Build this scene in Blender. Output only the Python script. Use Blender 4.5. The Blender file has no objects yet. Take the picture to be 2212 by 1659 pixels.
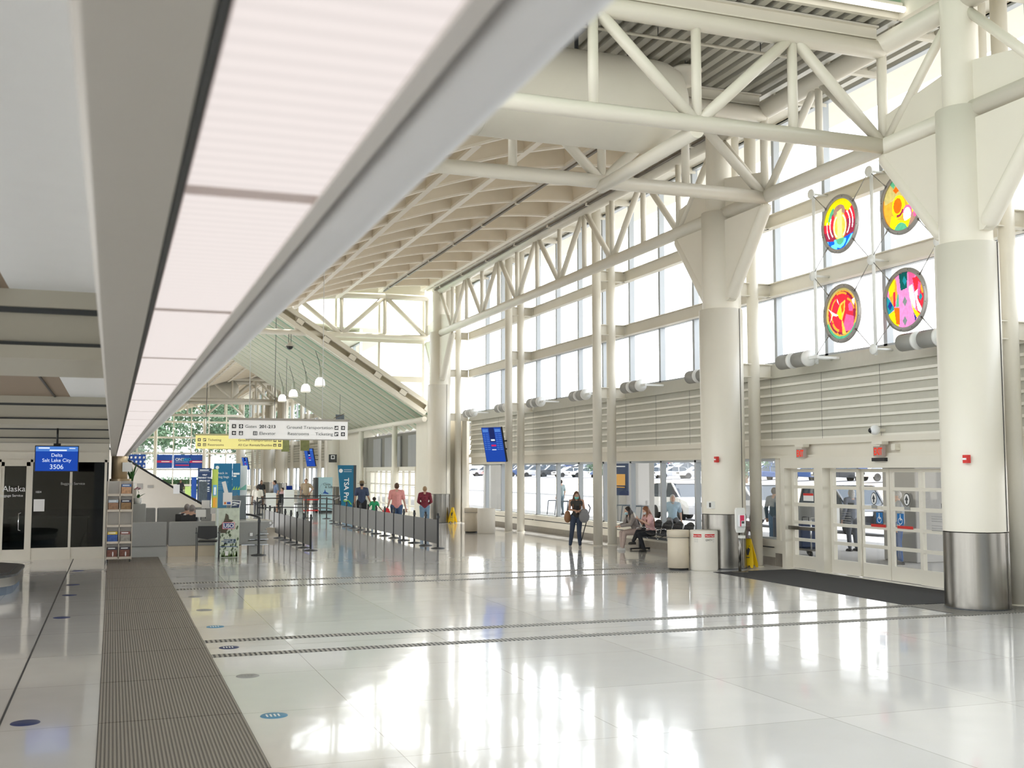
import bpy, math, random
from math import sin, cos, pi, radians, sqrt, atan2
from mathutils import Vector, Matrix
random.seed(7)
S = bpy.context.scene
COL = S.collection

# ---------------------------------------------------------------- camera, sky, sun, exposure
cam_d = bpy.data.cameras.new('camera'); cam = bpy.data.objects.new('camera', cam_d); COL.objects.link(cam)
cam.location = (0, 0, 2.2)
cam.rotation_euler = (radians(90 + 4.5418), 0, radians(-19.927))
cam_d.sensor_width = 36; cam_d.lens = 36 * 2373 / 2212
cam_d.clip_start = 0.05; cam_d.clip_end = 600
cam_d.dof.use_dof = True; cam_d.dof.focus_distance = 24; cam_d.dof.aperture_fstop = 5.0
S.camera = cam

w = bpy.data.worlds.new('sky'); S.world = w; w.use_nodes = True
nt = w.node_tree; nt.nodes.clear()
out = nt.nodes.new('ShaderNodeOutputWorld'); bg = nt.nodes.new('ShaderNodeBackground')
tc = nt.nodes.new('ShaderNodeTexCoord'); sep = nt.nodes.new('ShaderNodeSeparateXYZ'); rp = nt.nodes.new('ShaderNodeValToRGB')
rp.color_ramp.elements[0].position = 0.0; rp.color_ramp.elements[0].color = (1.0, 0.985, 0.96, 1)
rp.color_ramp.elements[1].position = 0.6; rp.color_ramp.elements[1].color = (0.84, 0.885, 1.0, 1)
nt.links.new(tc.outputs['Generated'], sep.inputs[0]); nt.links.new(sep.outputs['Z'], rp.inputs[0])
nt.links.new(rp.outputs[0], bg.inputs['Color']); bg.inputs['Strength'].default_value = 4.2
nt.links.new(bg.outputs[0], out.inputs[0])

sun_d = bpy.data.lights.new('sun', 'SUN'); sun = bpy.data.objects.new('sun', sun_d); COL.objects.link(sun)
sun_d.energy = 6.0; sun_d.angle = radians(0.6); sun_d.color = (1.0, 0.95, 0.86)
sdir = Vector((-0.45, -0.30, -1.0))       # light travels this way: comes from the right, far side
sun.rotation_euler = sdir.to_track_quat('-Z', 'Y').to_euler()

S.view_settings.view_transform = 'Standard'; S.view_settings.look = 'None'
S.view_settings.gamma = 1; S.view_settings.use_curve_mapping = False
S.view_settings.exposure = 0.1
S.cycles.max_bounces = 10; S.cycles.diffuse_bounces = 6; S.cycles.glossy_bounces = 4
S.cycles.transparent_max_bounces = 16; S.cycles.sample_clamp_indirect = 8
S.cycles.adaptive_threshold = 0.02; S.cycles.caustics_reflective = False; S.cycles.caustics_refractive = False

# ---------------------------------------------------------------- materials
MATS = {}
def mat(name, col, rough=0.5, metal=0.0, noise=0.0, nscale=8, bump=0.0, bscale=40, emit=0, coat=0, wave=None, stretch=None):
    if name in MATS: return MATS[name]
    m = bpy.data.materials.new(name); m.use_nodes = True
    t = m.node_tree; b = t.nodes['Principled BSDF']
    b.inputs['Base Color'].default_value = (*col, 1); b.inputs['Roughness'].default_value = rough
    b.inputs['Metallic'].default_value = metal; b.inputs['Coat Weight'].default_value = coat
    tcn = t.nodes.new('ShaderNodeTexCoord')
    src = tcn.outputs['Object']
    if stretch:
        mp = t.nodes.new('ShaderNodeMapping'); mp.inputs['Scale'].default_value = stretch
        t.links.new(src, mp.inputs['Vector']); src = mp.outputs[0]
    if noise:
        n = t.nodes.new('ShaderNodeTexNoise'); n.inputs['Scale'].default_value = nscale; n.inputs['Detail'].default_value = 4
        t.links.new(src, n.inputs['Vector'])
        r = t.nodes.new('ShaderNodeMapRange'); r.inputs['To Min'].default_value = 1 - noise; r.inputs['To Max'].default_value = 1 + noise
        t.links.new(n.outputs['Fac'], r.inputs['Value'])
        mx = t.nodes.new('ShaderNodeMix'); mx.data_type = 'RGBA'; mx.blend_type = 'MULTIPLY'; mx.inputs['Factor'].default_value = 1
        mx.inputs['A'].default_value = (*col, 1); t.links.new(r.outputs[0], mx.inputs['B']); t.links.new(mx.outputs['Result'], b.inputs['Base Color'])
    if bump:
        n2 = t.nodes.new('ShaderNodeTexNoise'); n2.inputs['Scale'].default_value = bscale; t.links.new(src, n2.inputs['Vector'])
        bp = t.nodes.new('ShaderNodeBump'); bp.inputs['Strength'].default_value = bump; bp.inputs['Distance'].default_value = 0.02
        t.links.new(n2.outputs['Fac'], bp.inputs['Height']); t.links.new(bp.outputs[0], b.inputs['Normal'])
    if emit:
        b.inputs['Base Color'].default_value = (col[0]*.15, col[1]*.15, col[2]*.15, 1)
        for l_ in list(b.inputs['Base Color'].links): t.links.remove(l_)
        b.inputs['Specular IOR Level'].default_value = 0.1
        b.inputs['Emission Color'].default_value = (*col, 1); b.inputs['Emission Strength'].default_value = emit
    MATS[name] = m; return m

def glass_mat(name, tint=(0.97, 0.99, 0.98), refl=0.06):
    m = bpy.data.materials.new(name); m.use_nodes = True; t = m.node_tree; t.nodes.clear()
    o = t.nodes.new('ShaderNodeOutputMaterial'); mx = t.nodes.new('ShaderNodeMixShader')
    tr = t.nodes.new('ShaderNodeBsdfTransparent'); gl = t.nodes.new('ShaderNodeBsdfGlossy')
    tr.inputs[0].default_value = (*tint, 1); gl.inputs['Roughness'].default_value = 0.02
    mx.inputs[0].default_value = refl
    t.links.new(tr.outputs[0], mx.inputs[1]); t.links.new(gl.outputs[0], mx.inputs[2]); t.links.new(mx.outputs[0], o.inputs[0])
    MATS[name] = m; return m

def trans_mat(name, col, trans=0.75):
    if name in MATS: return MATS[name]
    m = bpy.data.materials.new(name); m.use_nodes = True; t = m.node_tree; t.nodes.clear()
    o = t.nodes.new('ShaderNodeOutputMaterial'); mx = t.nodes.new('ShaderNodeMixShader')
    d = t.nodes.new('ShaderNodeBsdfDiffuse'); tl = t.nodes.new('ShaderNodeBsdfTranslucent')
    tcn = t.nodes.new('ShaderNodeTexCoord'); n = t.nodes.new('ShaderNodeTexNoise'); n.inputs['Scale'].default_value = 14; n.inputs['Detail'].default_value = 5
    t.links.new(tcn.outputs['Object'], n.inputs['Vector'])
    r = t.nodes.new('ShaderNodeMapRange'); r.inputs['To Min'].default_value = 0.7; r.inputs['To Max'].default_value = 1.3; t.links.new(n.outputs['Fac'], r.inputs['Value'])
    c = t.nodes.new('ShaderNodeMix'); c.data_type = 'RGBA'; c.blend_type = 'MULTIPLY'; c.inputs['Factor'].default_value = 1; c.inputs['A'].default_value = (*col, 1)
    t.links.new(r.outputs[0], c.inputs['B'])
    t.links.new(c.outputs['Result'], d.inputs[0]); t.links.new(c.outputs['Result'], tl.inputs[0]); mx.inputs[0].default_value = trans
    t.links.new(d.outputs[0], mx.inputs[1]); t.links.new(tl.outputs[0], mx.inputs[2]); t.links.new(mx.outputs[0], o.inputs[0])
    MATS[name] = m; return m

CREAM = mat('cream_paint', (0.745, 0.71, 0.62), 0.38, noise=0.03, nscale=1.5)
CREAM2 = mat('cream_paint_matte', (0.735, 0.70, 0.61), 0.6, noise=0.04, nscale=2)
WHITE = mat('white_paint', (0.82, 0.83, 0.81), 0.4, noise=0.02)
BEIGE = mat('beige_plaster', (0.80, 0.72, 0.59), 0.8, noise=0.05, nscale=3, bump=0.15, bscale=120)
BEIGE_EDGE = mat('beige_trim', (0.90, 0.84, 0.74), 0.6, noise=0.03)
STEEL = mat('brushed_steel', (0.27, 0.26, 0.24), 0.26, 1.0, noise=0.25, nscale=4, stretch=(3, 3, 0.05))
DSTEEL = mat('bronze_kick_plate', (0.30, 0.27, 0.23), 0.4, 0.7, noise=0.15)
CHROME = mat('chrome', (0.75, 0.76, 0.78), 0.12, 1.0)
BLACK = mat('black_plastic', (0.012, 0.013, 0.015), 0.4)
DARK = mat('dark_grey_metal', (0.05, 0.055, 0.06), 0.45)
GREYP = mat('grey_fabric_panel', (0.34, 0.345, 0.34), 0.7, noise=0.08, nscale=60)
GREYL = mat('light_grey_laminate', (0.42, 0.43, 0.42), 0.45, noise=0.03)
BARR = mat('barrier_panel', (0.07, 0.07, 0.066), 0.45, noise=0.1, nscale=20)
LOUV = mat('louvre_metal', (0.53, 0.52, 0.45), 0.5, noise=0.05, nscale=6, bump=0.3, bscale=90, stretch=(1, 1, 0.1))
LOUVL = mat('louvre_edge', (0.80, 0.78, 0.70), 0.45)  # lighter colour stands in for light on the louvre ledges
DECK = mat('roof_deck_metal', (0.46, 0.45, 0.40), 0.35, 0.35, noise=0.1, nscale=3)
GREENP = mat('pale_green_panel', (0.36, 0.50, 0.37), 0.6, noise=0.08, nscale=2)
GLASS = glass_mat('window_glass')
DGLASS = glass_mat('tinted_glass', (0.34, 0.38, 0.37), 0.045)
LENS = mat('lamp_lens', (1.0, 0.91, 0.88), 0.6, emit=0.87)
LENSJ = mat('lamp_lens_joint', (0.72, 0.60, 0.57), 0.5)
TUBEL = mat('fluorescent_tube', (1.0, 0.95, 0.86), 0.4, emit=2.2)
PENDL = mat('pendant_glass', (1.0, 1.0, 0.97), 0.3, emit=1.6)
HOUS = mat('luminaire_housing', (0.50, 0.475, 0.43), 0.35, noise=0.03)
BROWNC = mat('tan_ceiling', (0.30, 0.235, 0.175), 0.8)
WHITEC = mat('white_ceiling_tile', (0.87, 0.90, 0.92), 0.8, noise=0.02, bump=0.1, bscale=200)
STONE = mat('beige_stone_tile', (0.62, 0.54, 0.42), 0.4, noise=0.06, nscale=4)
BIN = mat('beige_bin_plastic', (0.66, 0.59, 0.47), 0.5, noise=0.03)
BINW = mat('white_bin_plastic', (0.76, 0.73, 0.66), 0.5, noise=0.02)
RED = mat('red_label', (0.62, 0.03, 0.025), 0.5)
YELLOW = mat('yellow_plastic', (0.90, 0.60, 0.01), 0.4)
SIGNW = mat('white_sign_face', (0.93, 0.93, 0.92), 0.35)
SIGNY = mat('yellow_green_sign_face', (0.88, 0.80, 0.30), 0.35)
for m_, e_ in ((SIGNW, .28), (SIGNY, .22)):      # mild emission added to brighten the two hanging sign faces
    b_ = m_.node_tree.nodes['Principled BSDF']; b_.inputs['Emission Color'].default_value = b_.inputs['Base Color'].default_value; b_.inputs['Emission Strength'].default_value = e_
FRAME = mat('window_frame_grey', (0.43, 0.46, 0.49), 0.4, 0.2)
# prismatic cross ribs of the lamp lens
t_ = LENS.node_tree; g_ = t_.nodes.new('ShaderNodeNewGeometry'); s_ = t_.nodes.new('ShaderNodeSeparateXYZ'); p_ = t_.nodes.new('ShaderNodeMath'); p_.operation = 'PINGPONG'; p_.inputs[1].default_value = .02
r_ = t_.nodes.new('ShaderNodeMapRange'); r_.inputs['From Max'].default_value = .02; r_.inputs['To Min'].default_value = .69; r_.inputs['To Max'].default_value = .78
t_.links.new(g_.outputs['Position'], s_.inputs[0]); t_.links.new(s_.outputs['Y'], p_.inputs[0]); t_.links.new(p_.outputs[0], r_.inputs['Value']); t_.links.new(r_.outputs[0], t_.nodes['Principled BSDF'].inputs['Emission Strength'])
INK = mat('sign_ink', (0.06, 0.065, 0.07), 0.6)
PAPER = mat('white_paper', (0.85, 0.85, 0.84), 0.8)
BLUE = mat('bright_blue_print', (0.02, 0.09, 0.42), 0.5, noise=0.1, nscale=5)
TSAB = mat('teal_blue_print', (0.01, 0.16, 0.33), 0.4, noise=0.05)
NAVY = mat('navy_print', (0.015, 0.04, 0.12), 0.5)
MAG = mat('red_magenta_print', (0.75, 0.03, 0.12), 0.5)
WPRINT = mat('white_print', (0.88, 0.9, 0.92), 0.5)
GREENF = mat('leaf_green', (0.05, 0.17, 0.04), 0.5, noise=0.3, nscale=10)
TREE = mat('tree_leaves', (0.06, 0.125, 0.06), 0.7, noise=0.5, nscale=2.5)
BARK = mat('bark', (0.16, 0.11, 0.07), 0.9, noise=0.3)
ASPH = mat('asphalt', (0.22, 0.22, 0.23), 0.85, noise=0.1, nscale=2)
CONC = mat('outdoor_concrete', (0.47, 0.46, 0.44), 0.85, noise=0.06, nscale=1.5)
TAN = mat('sandy_verge', (0.50, 0.40, 0.28), 0.9, noise=0.15, nscale=1)
RUBBER = mat('tyre_rubber', (0.02, 0.02, 0.02), 0.8)
CARGL = mat('car_window', (0.03, 0.045, 0.06), 0.08)
SCR = mat('screen_blue', (0.02, 0.10, 0.62), 0.3, emit=0.55, noise=0.2, nscale=6)
SCRD = mat('screen_navy', (0.01, 0.03, 0.20), 0.3, emit=0.5)
SCRL = mat('screen_pale_blue', (0.10, 0.28, 0.80), 0.3, emit=0.7)
SCRT = mat('screen_white', (0.75, 0.85, 1.0), 0.3, emit=0.9)
SCRR = mat('screen_red', (0.8, 0.02, 0.15), 0.3, emit=0.7)
EXITM = mat('exit_sign_face', (0.75, 0.60, 0.52), 0.4, emit=0.25)
EXITR = mat('exit_red', (0.95, 0.05, 0.02), 0.4, emit=0.7)

# floor: polished terrazzo tile with thin joints and a slow waviness in the polish
def floor_mat():
    m = bpy.data.materials.new('polished_terrazzo'); m.use_nodes = True; t = m.node_tree; b = t.nodes['Principled BSDF']
    g = t.nodes.new('ShaderNodeNewGeometry'); sp = t.nodes.new('ShaderNodeSeparateXYZ'); t.links.new(g.outputs['Position'], sp.inputs[0])
    def joint(axis, off, period, width):
        a = t.nodes.new('ShaderNodeMath'); a.operation = 'SUBTRACT'; t.links.new(sp.outputs[axis], a.inputs[0]); a.inputs[1].default_value = off
        p = t.nodes.new('ShaderNodeMath'); p.operation = 'PINGPONG'; t.links.new(a.outputs[0], p.inputs[0]); p.inputs[1].default_value = period / 2
        l = t.nodes.new('ShaderNodeMath'); l.operation = 'LESS_THAN'; t.links.new(p.outputs[0], l.inputs[0]); l.inputs[1].default_value = width / 2
        return l.outputs[0]
    jx = joint('X', 2.18, 1.9625, 0.007); jy = joint('Y', 14.35, 1.9625, 0.007)
    mxj = t.nodes.new('ShaderNodeMath'); mxj.operation = 'MAXIMUM'; t.links.new(jx, mxj.inputs[0]); t.links.new(jy, mxj.inputs[1])
    # tile to tile tone
    fl = t.nodes.new('ShaderNodeVectorMath'); fl.operation = 'SNAP'; fl.inputs[1].default_value = (1.9625, 1.9625, 10)
    sh = t.nodes.new('ShaderNodeVectorMath'); sh.operation = 'SUBTRACT'; sh.inputs[1].default_value = (2.18, 14.35, -5)
    t.links.new(g.outputs['Position'], sh.inputs[0]); t.links.new(sh.outputs[0], fl.inputs[0])
    wn = t.nodes.new('ShaderNodeTexWhiteNoise'); t.links.new(fl.outputs[0], wn.inputs[0])
    n = t.nodes.new('ShaderNodeTexNoise'); n.inputs['Scale'].default_value = 1.3; n.inputs['Detail'].default_value = 6; t.links.new(g.outputs['Position'], n.inputs['Vector'])
    r1 = t.nodes.new('ShaderNodeMapRange'); r1.inputs['To Min'].default_value = 0.95; r1.inputs['To Max'].default_value = 1.05; t.links.new(wn.outputs['Value'], r1.inputs['Value'])
    r2 = t.nodes.new('ShaderNodeMapRange'); r2.inputs['To Min'].default_value = 0.93; r2.inputs['To Max'].default_value = 1.07; t.links.new(n.outputs['Fac'], r2.inputs['Value'])
    mu = t.nodes.new('ShaderNodeMath'); mu.operation = 'MULTIPLY'; t.links.new(r1.outputs[0], mu.inputs[0]); t.links.new(r2.outputs[0], mu.inputs[1])
    c = t.nodes.new('ShaderNodeMix'); c.data_type = 'RGBA'; c.blend_type = 'MULTIPLY'; c.inputs['Factor'].default_value = 1
    c.inputs['A'].default_value = (0.785, 0.782, 0.785, 1); t.links.new(mu.outputs[0], c.inputs['B'])
    j = t.nodes.new('ShaderNodeMix'); j.data_type = 'RGBA'; t.links.new(mxj.outputs[0], j.inputs['Factor']); t.links.new(c.outputs['Result'], j.inputs['A']); j.inputs['B'].default_value = (0.36, 0.34, 0.31, 1)
    t.links.new(j.outputs['Result'], b.inputs['Base Color'])
    b.inputs['Roughness'].default_value = 0.10; b.inputs['Coat Weight'].default_value = 0.35; b.inputs['Coat Roughness'].default_value = 0.04
    b.inputs['Specular IOR Level'].default_value = 0.5
    bn = t.nodes.new('ShaderNodeTexNoise'); bn.inputs['Scale'].default_value = 0.9; bn.inputs['Detail'].default_value = 2; t.links.new(g.outputs['Position'], bn.inputs['Vector'])
    bp = t.nodes.new('ShaderNodeBump'); bp.inputs['Strength'].default_value = 0.10; bp.inputs['Distance'].default_value = 0.035
    t.links.new(bn.outputs['Fac'], bp.inputs['Height']); t.links.new(bp.outputs[0], b.inputs['Normal']); t.links.new(bp.outputs[0], b.inputs['Coat Normal'])
    return m
FLOOR = floor_mat()

def ribbed_mat(name, c1, c2, axis, period, rough=0.5):
    m = bpy.data.materials.new(name); m.use_nodes = True; t = m.node_tree; b = t.nodes['Principled BSDF']
    g = t.nodes.new('ShaderNodeNewGeometry'); sp = t.nodes.new('ShaderNodeSeparateXYZ'); t.links.new(g.outputs['Position'], sp.inputs[0])
    p = t.nodes.new('ShaderNodeMath'); p.operation = 'PINGPONG'; t.links.new(sp.outputs[axis], p.inputs[0]); p.inputs[1].default_value = period / 2
    r = t.nodes.new('ShaderNodeMapRange'); r.inputs['From Min'].default_value = period * 0.16; r.inputs['From Max'].default_value = period * 0.3; t.links.new(p.outputs[0], r.inputs['Value'])
    mx = t.nodes.new('ShaderNodeMix'); mx.data_type = 'RGBA'; t.links.new(r.outputs[0], mx.inputs['Factor']); mx.inputs['A'].default_value = (*c1, 1); mx.inputs['B'].default_value = (*c2, 1)
    t.links.new(mx.outputs['Result'], b.inputs['Base Color']); b.inputs['Roughness'].default_value = rough
    bp = t.nodes.new('ShaderNodeBump'); bp.inputs['Distance'].default_value = 0.01; t.links.new(r.outputs[0], bp.inputs['Height']); t.links.new(bp.outputs[0], b.inputs['Normal'])
    MATS[name] = m; return m
GRATE = ribbed_mat('ribbed_walk_off_grate', (0.12, 0.107, 0.093), (0.31, 0.28, 0.245), 'X', 0.030)
STRIPM = ribbed_mat('slotted_drain_strip', (0.06, 0.06, 0.06), (0.42, 0.40, 0.37), 'X', 0.06)
MATM = mat('entrance_mat', (0.05, 0.05, 0.055), 0.9, noise=0.4, nscale=60, bump=0.5, bscale=150)

# ---------------------------------------------------------------- mesh helpers
class MB:
    def __init__(s): s.v = []; s.f = []; s.sm = []; s.mi = []; s.m = 0
    def _a(s, vs, fs, smooth=False):
        o = len(s.v); s.v += [tuple(p) for p in vs]
        for k, f in enumerate(fs):
            s.f.append([i + o for i in f]); s.sm.append(smooth if isinstance(smooth, bool) else smooth[k]); s.mi.append(s.m)
        return s
    def box(s, x0, x1, y0, y1, z0, z1):
        vs = [(x, y, z) for x in (x0, x1) for y in (y0, y1) for z in (z0, z1)]
        return s._a(vs, [(0, 1, 3, 2), (4, 6, 7, 5), (0, 4, 5, 1), (2, 3, 7, 6), (0, 2, 6, 4), (1, 5, 7, 3)])
    def obox(s, c, size, rz=0, rx=0, ry=0):
        M = Matrix.Translation(c) @ Matrix.Rotation(rz, 4, 'Z') @ Matrix.Rotation(ry, 4, 'Y') @ Matrix.Rotation(rx, 4, 'X')
        a, b, d = [q / 2 for q in size]
        vs = [M @ Vector((x, y, z)) for x in (-a, a) for y in (-b, b) for z in (-d, d)]
        return s._a(vs, [(0, 1, 3, 2), (4, 6, 7, 5), (0, 4, 5, 1), (2, 3, 7, 6), (0, 2, 6, 4), (1, 5, 7, 3)])
    def bar(s, p0, p1, w, h, up=(0, 0, 1)):
        p0 = Vector(p0); p1 = Vector(p1); d = (p1 - p0).normalized(); u = Vector(up)
        sd = d.cross(u)
        if sd.length < 1e-4: sd = d.cross(Vector((1, 0, 0)))
        sd.normalize(); u = sd.cross(d).normalized()
        vs = [p + sd * a * w / 2 + u * b * h / 2 for p in (p0, p1) for a, b in ((-1, -1), (1, -1), (1, 1), (-1, 1))]
        return s._a(vs, [(0, 3, 2, 1), (4, 5, 6, 7), (0, 1, 5, 4), (1, 2, 6, 5), (2, 3, 7, 6), (3, 0, 4, 7)])
    def tube(s, p0, p1, r, r1=None, n=14, caps=True):
        p0 = Vector(p0); p1 = Vector(p1); r1 = r if r1 is None else r1; d = (p1 - p0).normalized()
        a = d.orthogonal().normalized(); b = d.cross(a)
        vs = []; 
        for p, rr in ((p0, r), (p1, r1)):
            for k in range(n):
                t = 2 * pi * k / n; vs.append(p + a * cos(t) * rr + b * sin(t) * rr)
        fs = [(k, (k + 1) % n, n + (k + 1) % n, n + k) for k in range(n)]; sm = [True] * n
        if caps: fs += [tuple(range(n - 1, -1, -1)), tuple(range(n, 2 * n))]; sm += [False, False]
        return s._a(vs, fs, sm)
    def path(s, pts, r, n=8):
        for a, b in zip(pts, pts[1:]):
            s.tube(a, b, r, n=n)
        return s
    def lathe(s, c, prof, n=24, axis='Z', a0=0, a1=2 * pi):
        full = abs(a1 - a0 - 2 * pi) < 1e-6; m = n if full else n + 1
        vs = []
        for r, h in prof:
            for k in range(m):
                t = a0 + (a1 - a0) * k / n
                q = (r * cos(t), r * sin(t), h)
                if axis == 'X': q = (h, r * cos(t), r * sin(t))
                if axis == 'Y': q = (r * cos(t), h, r * sin(t))
                vs.append((c[0] + q[0], c[1] + q[1], c[2] + q[2]))
        fs = []
        for i in range(len(prof) - 1):
            for k in range(n):
                k2 = (k + 1) % m
                fs.append((i * m + k, i * m + k2, (i + 1) * m + k2, (i + 1) * m + k))
        return s._a(vs, fs, True)
    def prism(s, poly, ax, h0, h1):
        # poly in the two other axes (order x,y,z), extruded along ax
        def P(a, b, h): return {'X': (h, a, b), 'Y': (a, h, b), 'Z': (a, b, h)}[ax]
        n = len(poly); vs = [P(a, b, h0) for a, b in poly] + [P(a, b, h1) for a, b in poly]
        fs = [(k, (k + 1) % n, n + (k + 1) % n, n + k) for k in range(n)] + [tuple(range(n - 1, -1, -1)), tuple(range(n, 2 * n))]
        return s._a(vs, fs)
    def quad(s, *p): return s._a(p, [tuple(range(len(p)))])
    def ell(s, c, r, rot=None, n=14, m=9):
        M = Matrix.Translation(c) @ (rot.to_4x4() if rot else Matrix.Identity(4))
        vs = []; fs = []
        for i in range(m + 1):
            th = pi * i / m
            for k in range(n):
                ph = 2 * pi * k / n; vs.append(M @ Vector((r[0] * sin(th) * cos(ph), r[1] * sin(th) * sin(ph), r[2] * cos(th))))
        for i in range(m):
            for k in range(n):
                fs.append((i * n + k, (i + 1) * n + k, (i + 1) * n + (k + 1) % n, i * n + (k + 1) % n))
        return s._a(vs, fs, True)
    def cap(s, p0, r0, p1, r1, n=12):
        p0 = Vector(p0); p1 = Vector(p1); d = p1 - p0; L = d.length
        if L < 1e-5: return s.ell(p0, (r0, r0, r0), n=n, m=8)
        q = d.to_track_quat('Z', 'Y').to_matrix(); prof = []
        for k in range(5): t = pi / 2 * k / 4; prof.append((r0 * sin(t), -r0 * cos(t)))
        for k in range(5): t = pi / 2 * k / 4; prof.append((r1 * cos(t), L + r1 * sin(t)))
        vs = []; fs = []
        for r, h in prof:
            r = max(r, 1e-4)
            for k in range(n):
                t = 2 * pi * k / n; vs.append(p0 + q @ Vector((r * cos(t), r * sin(t), h)))
        for i in range(len(prof) - 1):
            for k in range(n): fs.append((i * n + k, i * n + (k + 1) % n, (i + 1) * n + (k + 1) % n, (i + 1) * n + k))
        fs += [tuple(range(n - 1, -1, -1)), tuple(range((len(prof) - 1) * n, len(prof) * n))]
        return s._a(vs, fs, True)
    def build(s, name, m, parent=None, bevel=0, remesh=0, **kw):
        me = bpy.data.meshes.new(name); me.from_pydata(s.v, [], s.f)
        me.polygons.foreach_set('use_smooth', s.sm); me.polygons.foreach_set('material_index', s.mi)
        for q in (m if isinstance(m, (list, tuple)) else [m]): me.materials.append(q)
        me.update()
        o = bpy.data.objects.new(name, me); COL.objects.link(o)
        if parent is not None: o.parent = parent; o.matrix_parent_inverse = Matrix.Identity(4)
        if bevel:
            b = o.modifiers.new('bevel', 'BEVEL'); b.width = bevel; b.segments = 2; b.limit_method = 'ANGLE'
        if remesh:
            r = o.modifiers.new('remesh', 'REMESH'); r.mode = 'VOXEL'; r.voxel_size = remesh; r.use_smooth_shade = True
            q = o.modifiers.new('smooth', 'SMOOTH'); q.iterations = 3; q.factor = 0.5
        return tag(o, **kw)

def tag(o, label=None, cat=None, group=None, kind=None):
    if label: o['label'] = label
    if cat: o['category'] = cat
    if group: o['group'] = group
    if kind: o['kind'] = kind
    return o
def root(name, loc, label, cat, group=None, rz=0):
    o = bpy.data.objects.new(name, None); COL.objects.link(o); o.location = loc; o.rotation_euler = (0, 0, rz); o.empty_display_size = 0.1
    return tag(o, label, cat, group)
def srt(name, mb, m, parent=None, **k):
    o = mb.build(name, m, parent, **k)
    if parent is None: o['kind'] = 'structure'
    return o
def sroot(name, loc=(0, 0, 0)):
    o = bpy.data.objects.new(name, None); COL.objects.link(o); o.location = loc; o['kind'] = 'structure'; return o
def copy_tree(o, parent=None):
    c = o.copy(); COL.objects.link(c); c.parent = parent
    for ch in o.children: copy_tree(ch, c)
    return c
def text(s, loc, size, m, parent, rot=(pi / 2, 0, 0), align='LEFT', name='lettering', sx=1.0, bold=0.0):
    cu = bpy.data.curves.new(name, 'FONT'); cu.body = s; cu.size = size; cu.align_x = align; cu.extrude = 0.001; cu.offset = bold
    cu.materials.append(m); tmp = bpy.data.objects.new('tmp', cu); COL.objects.link(tmp)
    bpy.context.view_layer.update()
    me = bpy.data.meshes.new_from_object(tmp.evaluated_get(bpy.context.evaluated_depsgraph_get())); bpy.data.objects.remove(tmp); bpy.data.curves.remove(cu)
    o = bpy.data.objects.new(name, me); COL.objects.link(o)
    o.parent = parent; o.location = loc; o.rotation_euler = rot; o.scale = (sx, 1, 1)
    return o
ORD = ['first', 'second', 'third', 'fourth', 'fifth', 'sixth', 'seventh', 'eighth', 'ninth', 'tenth', 'eleventh', 'twelfth', 'thirteenth', 'fourteenth', 'fifteenth', 'sixteenth']
M_ = 7.85
GY = [14.35 + M_ * k for k in range(-3, 5)]     # -9.2 ... 45.75
XC = 13.22; XW = 14.7
def far(y): return 115.05 - y                      # the far hall mirrors this one
# ================================================================ building shell
def W(mb, parent):          # world-coordinate mesh under a root: shift into the root's frame
    L = parent.location
    mb.v = [(x - L[0], y - L[1], z - L[2]) for x, y, z in mb.v]; return mb

srt('floor', MB().box(-9, 14.78, -10, 133, -0.2, 0), FLOOR)
# long ribbed grate below the lamp beam and the paired strips across the hall
wg = root('walkway_grate', (0.55, 14, 0), 'long brown ribbed grate running along the floor from the foreground to the magazine rack', 'floor grate')
W(MB().box(-0.06, 1.17, .61, 32.01, 0, 0.003), wg).build('grate_bed', BLACK, wg)
for k in range(-7, 9):
    y = 14.35 + 1.9625 * k
    W(MB().box(-0.055, 1.165, y + 0.009, y + 1.9535, 0.003, 0.008), wg).build('ribbed_section', GRATE, wg)
dw = ['nearer strip of the nearest pair of slotted floor strips', 'farther strip of the nearest pair of slotted floor strips',
      'nearer strip of the middle pair of slotted floor strips, meeting the small beige bin', 'farther strip of the middle pair of slotted floor strips, meeting the small beige bin']
for i, (y, x1) in enumerate([(13.74, 14.2), (14.92, 12.7), (21.62, 11.75), (22.78, 11.75)]):
    tag(MB().box(1.17, x1, y - 0.10, y + 0.10, 0, 0.005).build('drain_strip', STRIPM), 'dark ' + dw[i], 'floor strip', 'slotted strips across the white floor')
tag(MB().prism([(12.35, 15.0), (14.5, 15.0), (14.5, 21.3), (12.4, 21.3)], 'Z', 0, 0.008).build('entrance_mat', MATM), 'dark charcoal entrance mat on the floor in front of the glass doors', 'mat')
tag(MB().box(12.3, 14.5, 13.6, 14.95, 0, 0.006).build('drain_grate', STRIPM), 'slotted metal floor grate around the foot of the nearest big column', 'floor grate')

# floor decals, one thing each
lblR = ['blue', 'grey', 'dark blue', 'pale blue', 'grey', 'grey', 'grey', 'grey', 'grey']
LB = mat('decal_light_blue', (0.10, 0.28, 0.45), 0.5); GB = mat('decal_grey', (0.33, 0.33, 0.33), 0.5); DB = mat('decal_navy', (0.03, 0.045, 0.14), 0.5)
for i, y in enumerate([10.25, 12.3, 14.34, 16.3, 18.3, 20.3, 22.2, 24.1, 26.0]):
    m = {0: LB, 3: LB, 2: DB}.get(i, GB)
    r = root('floor_decal', (1.43, y, 0), f'{"light blue" if m is LB else "navy" if m is DB else "grey"} round floor sticker right of the ribbed grate, {ORD[i]} from the camera', 'floor sticker', 'round stickers right of the grate')
    MB().lathe((0, 0, 0), [(0.001, 0.0045), (0.12, 0.0045), (0.124, 0)], 28).build('disc', m, r)
    q = MB()
    for k in range(4): q.box(-0.07 + 0.035 * k, -0.055 + 0.035 * k, -0.05, 0.05, 0.004, 0.0055)
    q.build('print', PAPER if m is not GB else GREYP, r)
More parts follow.
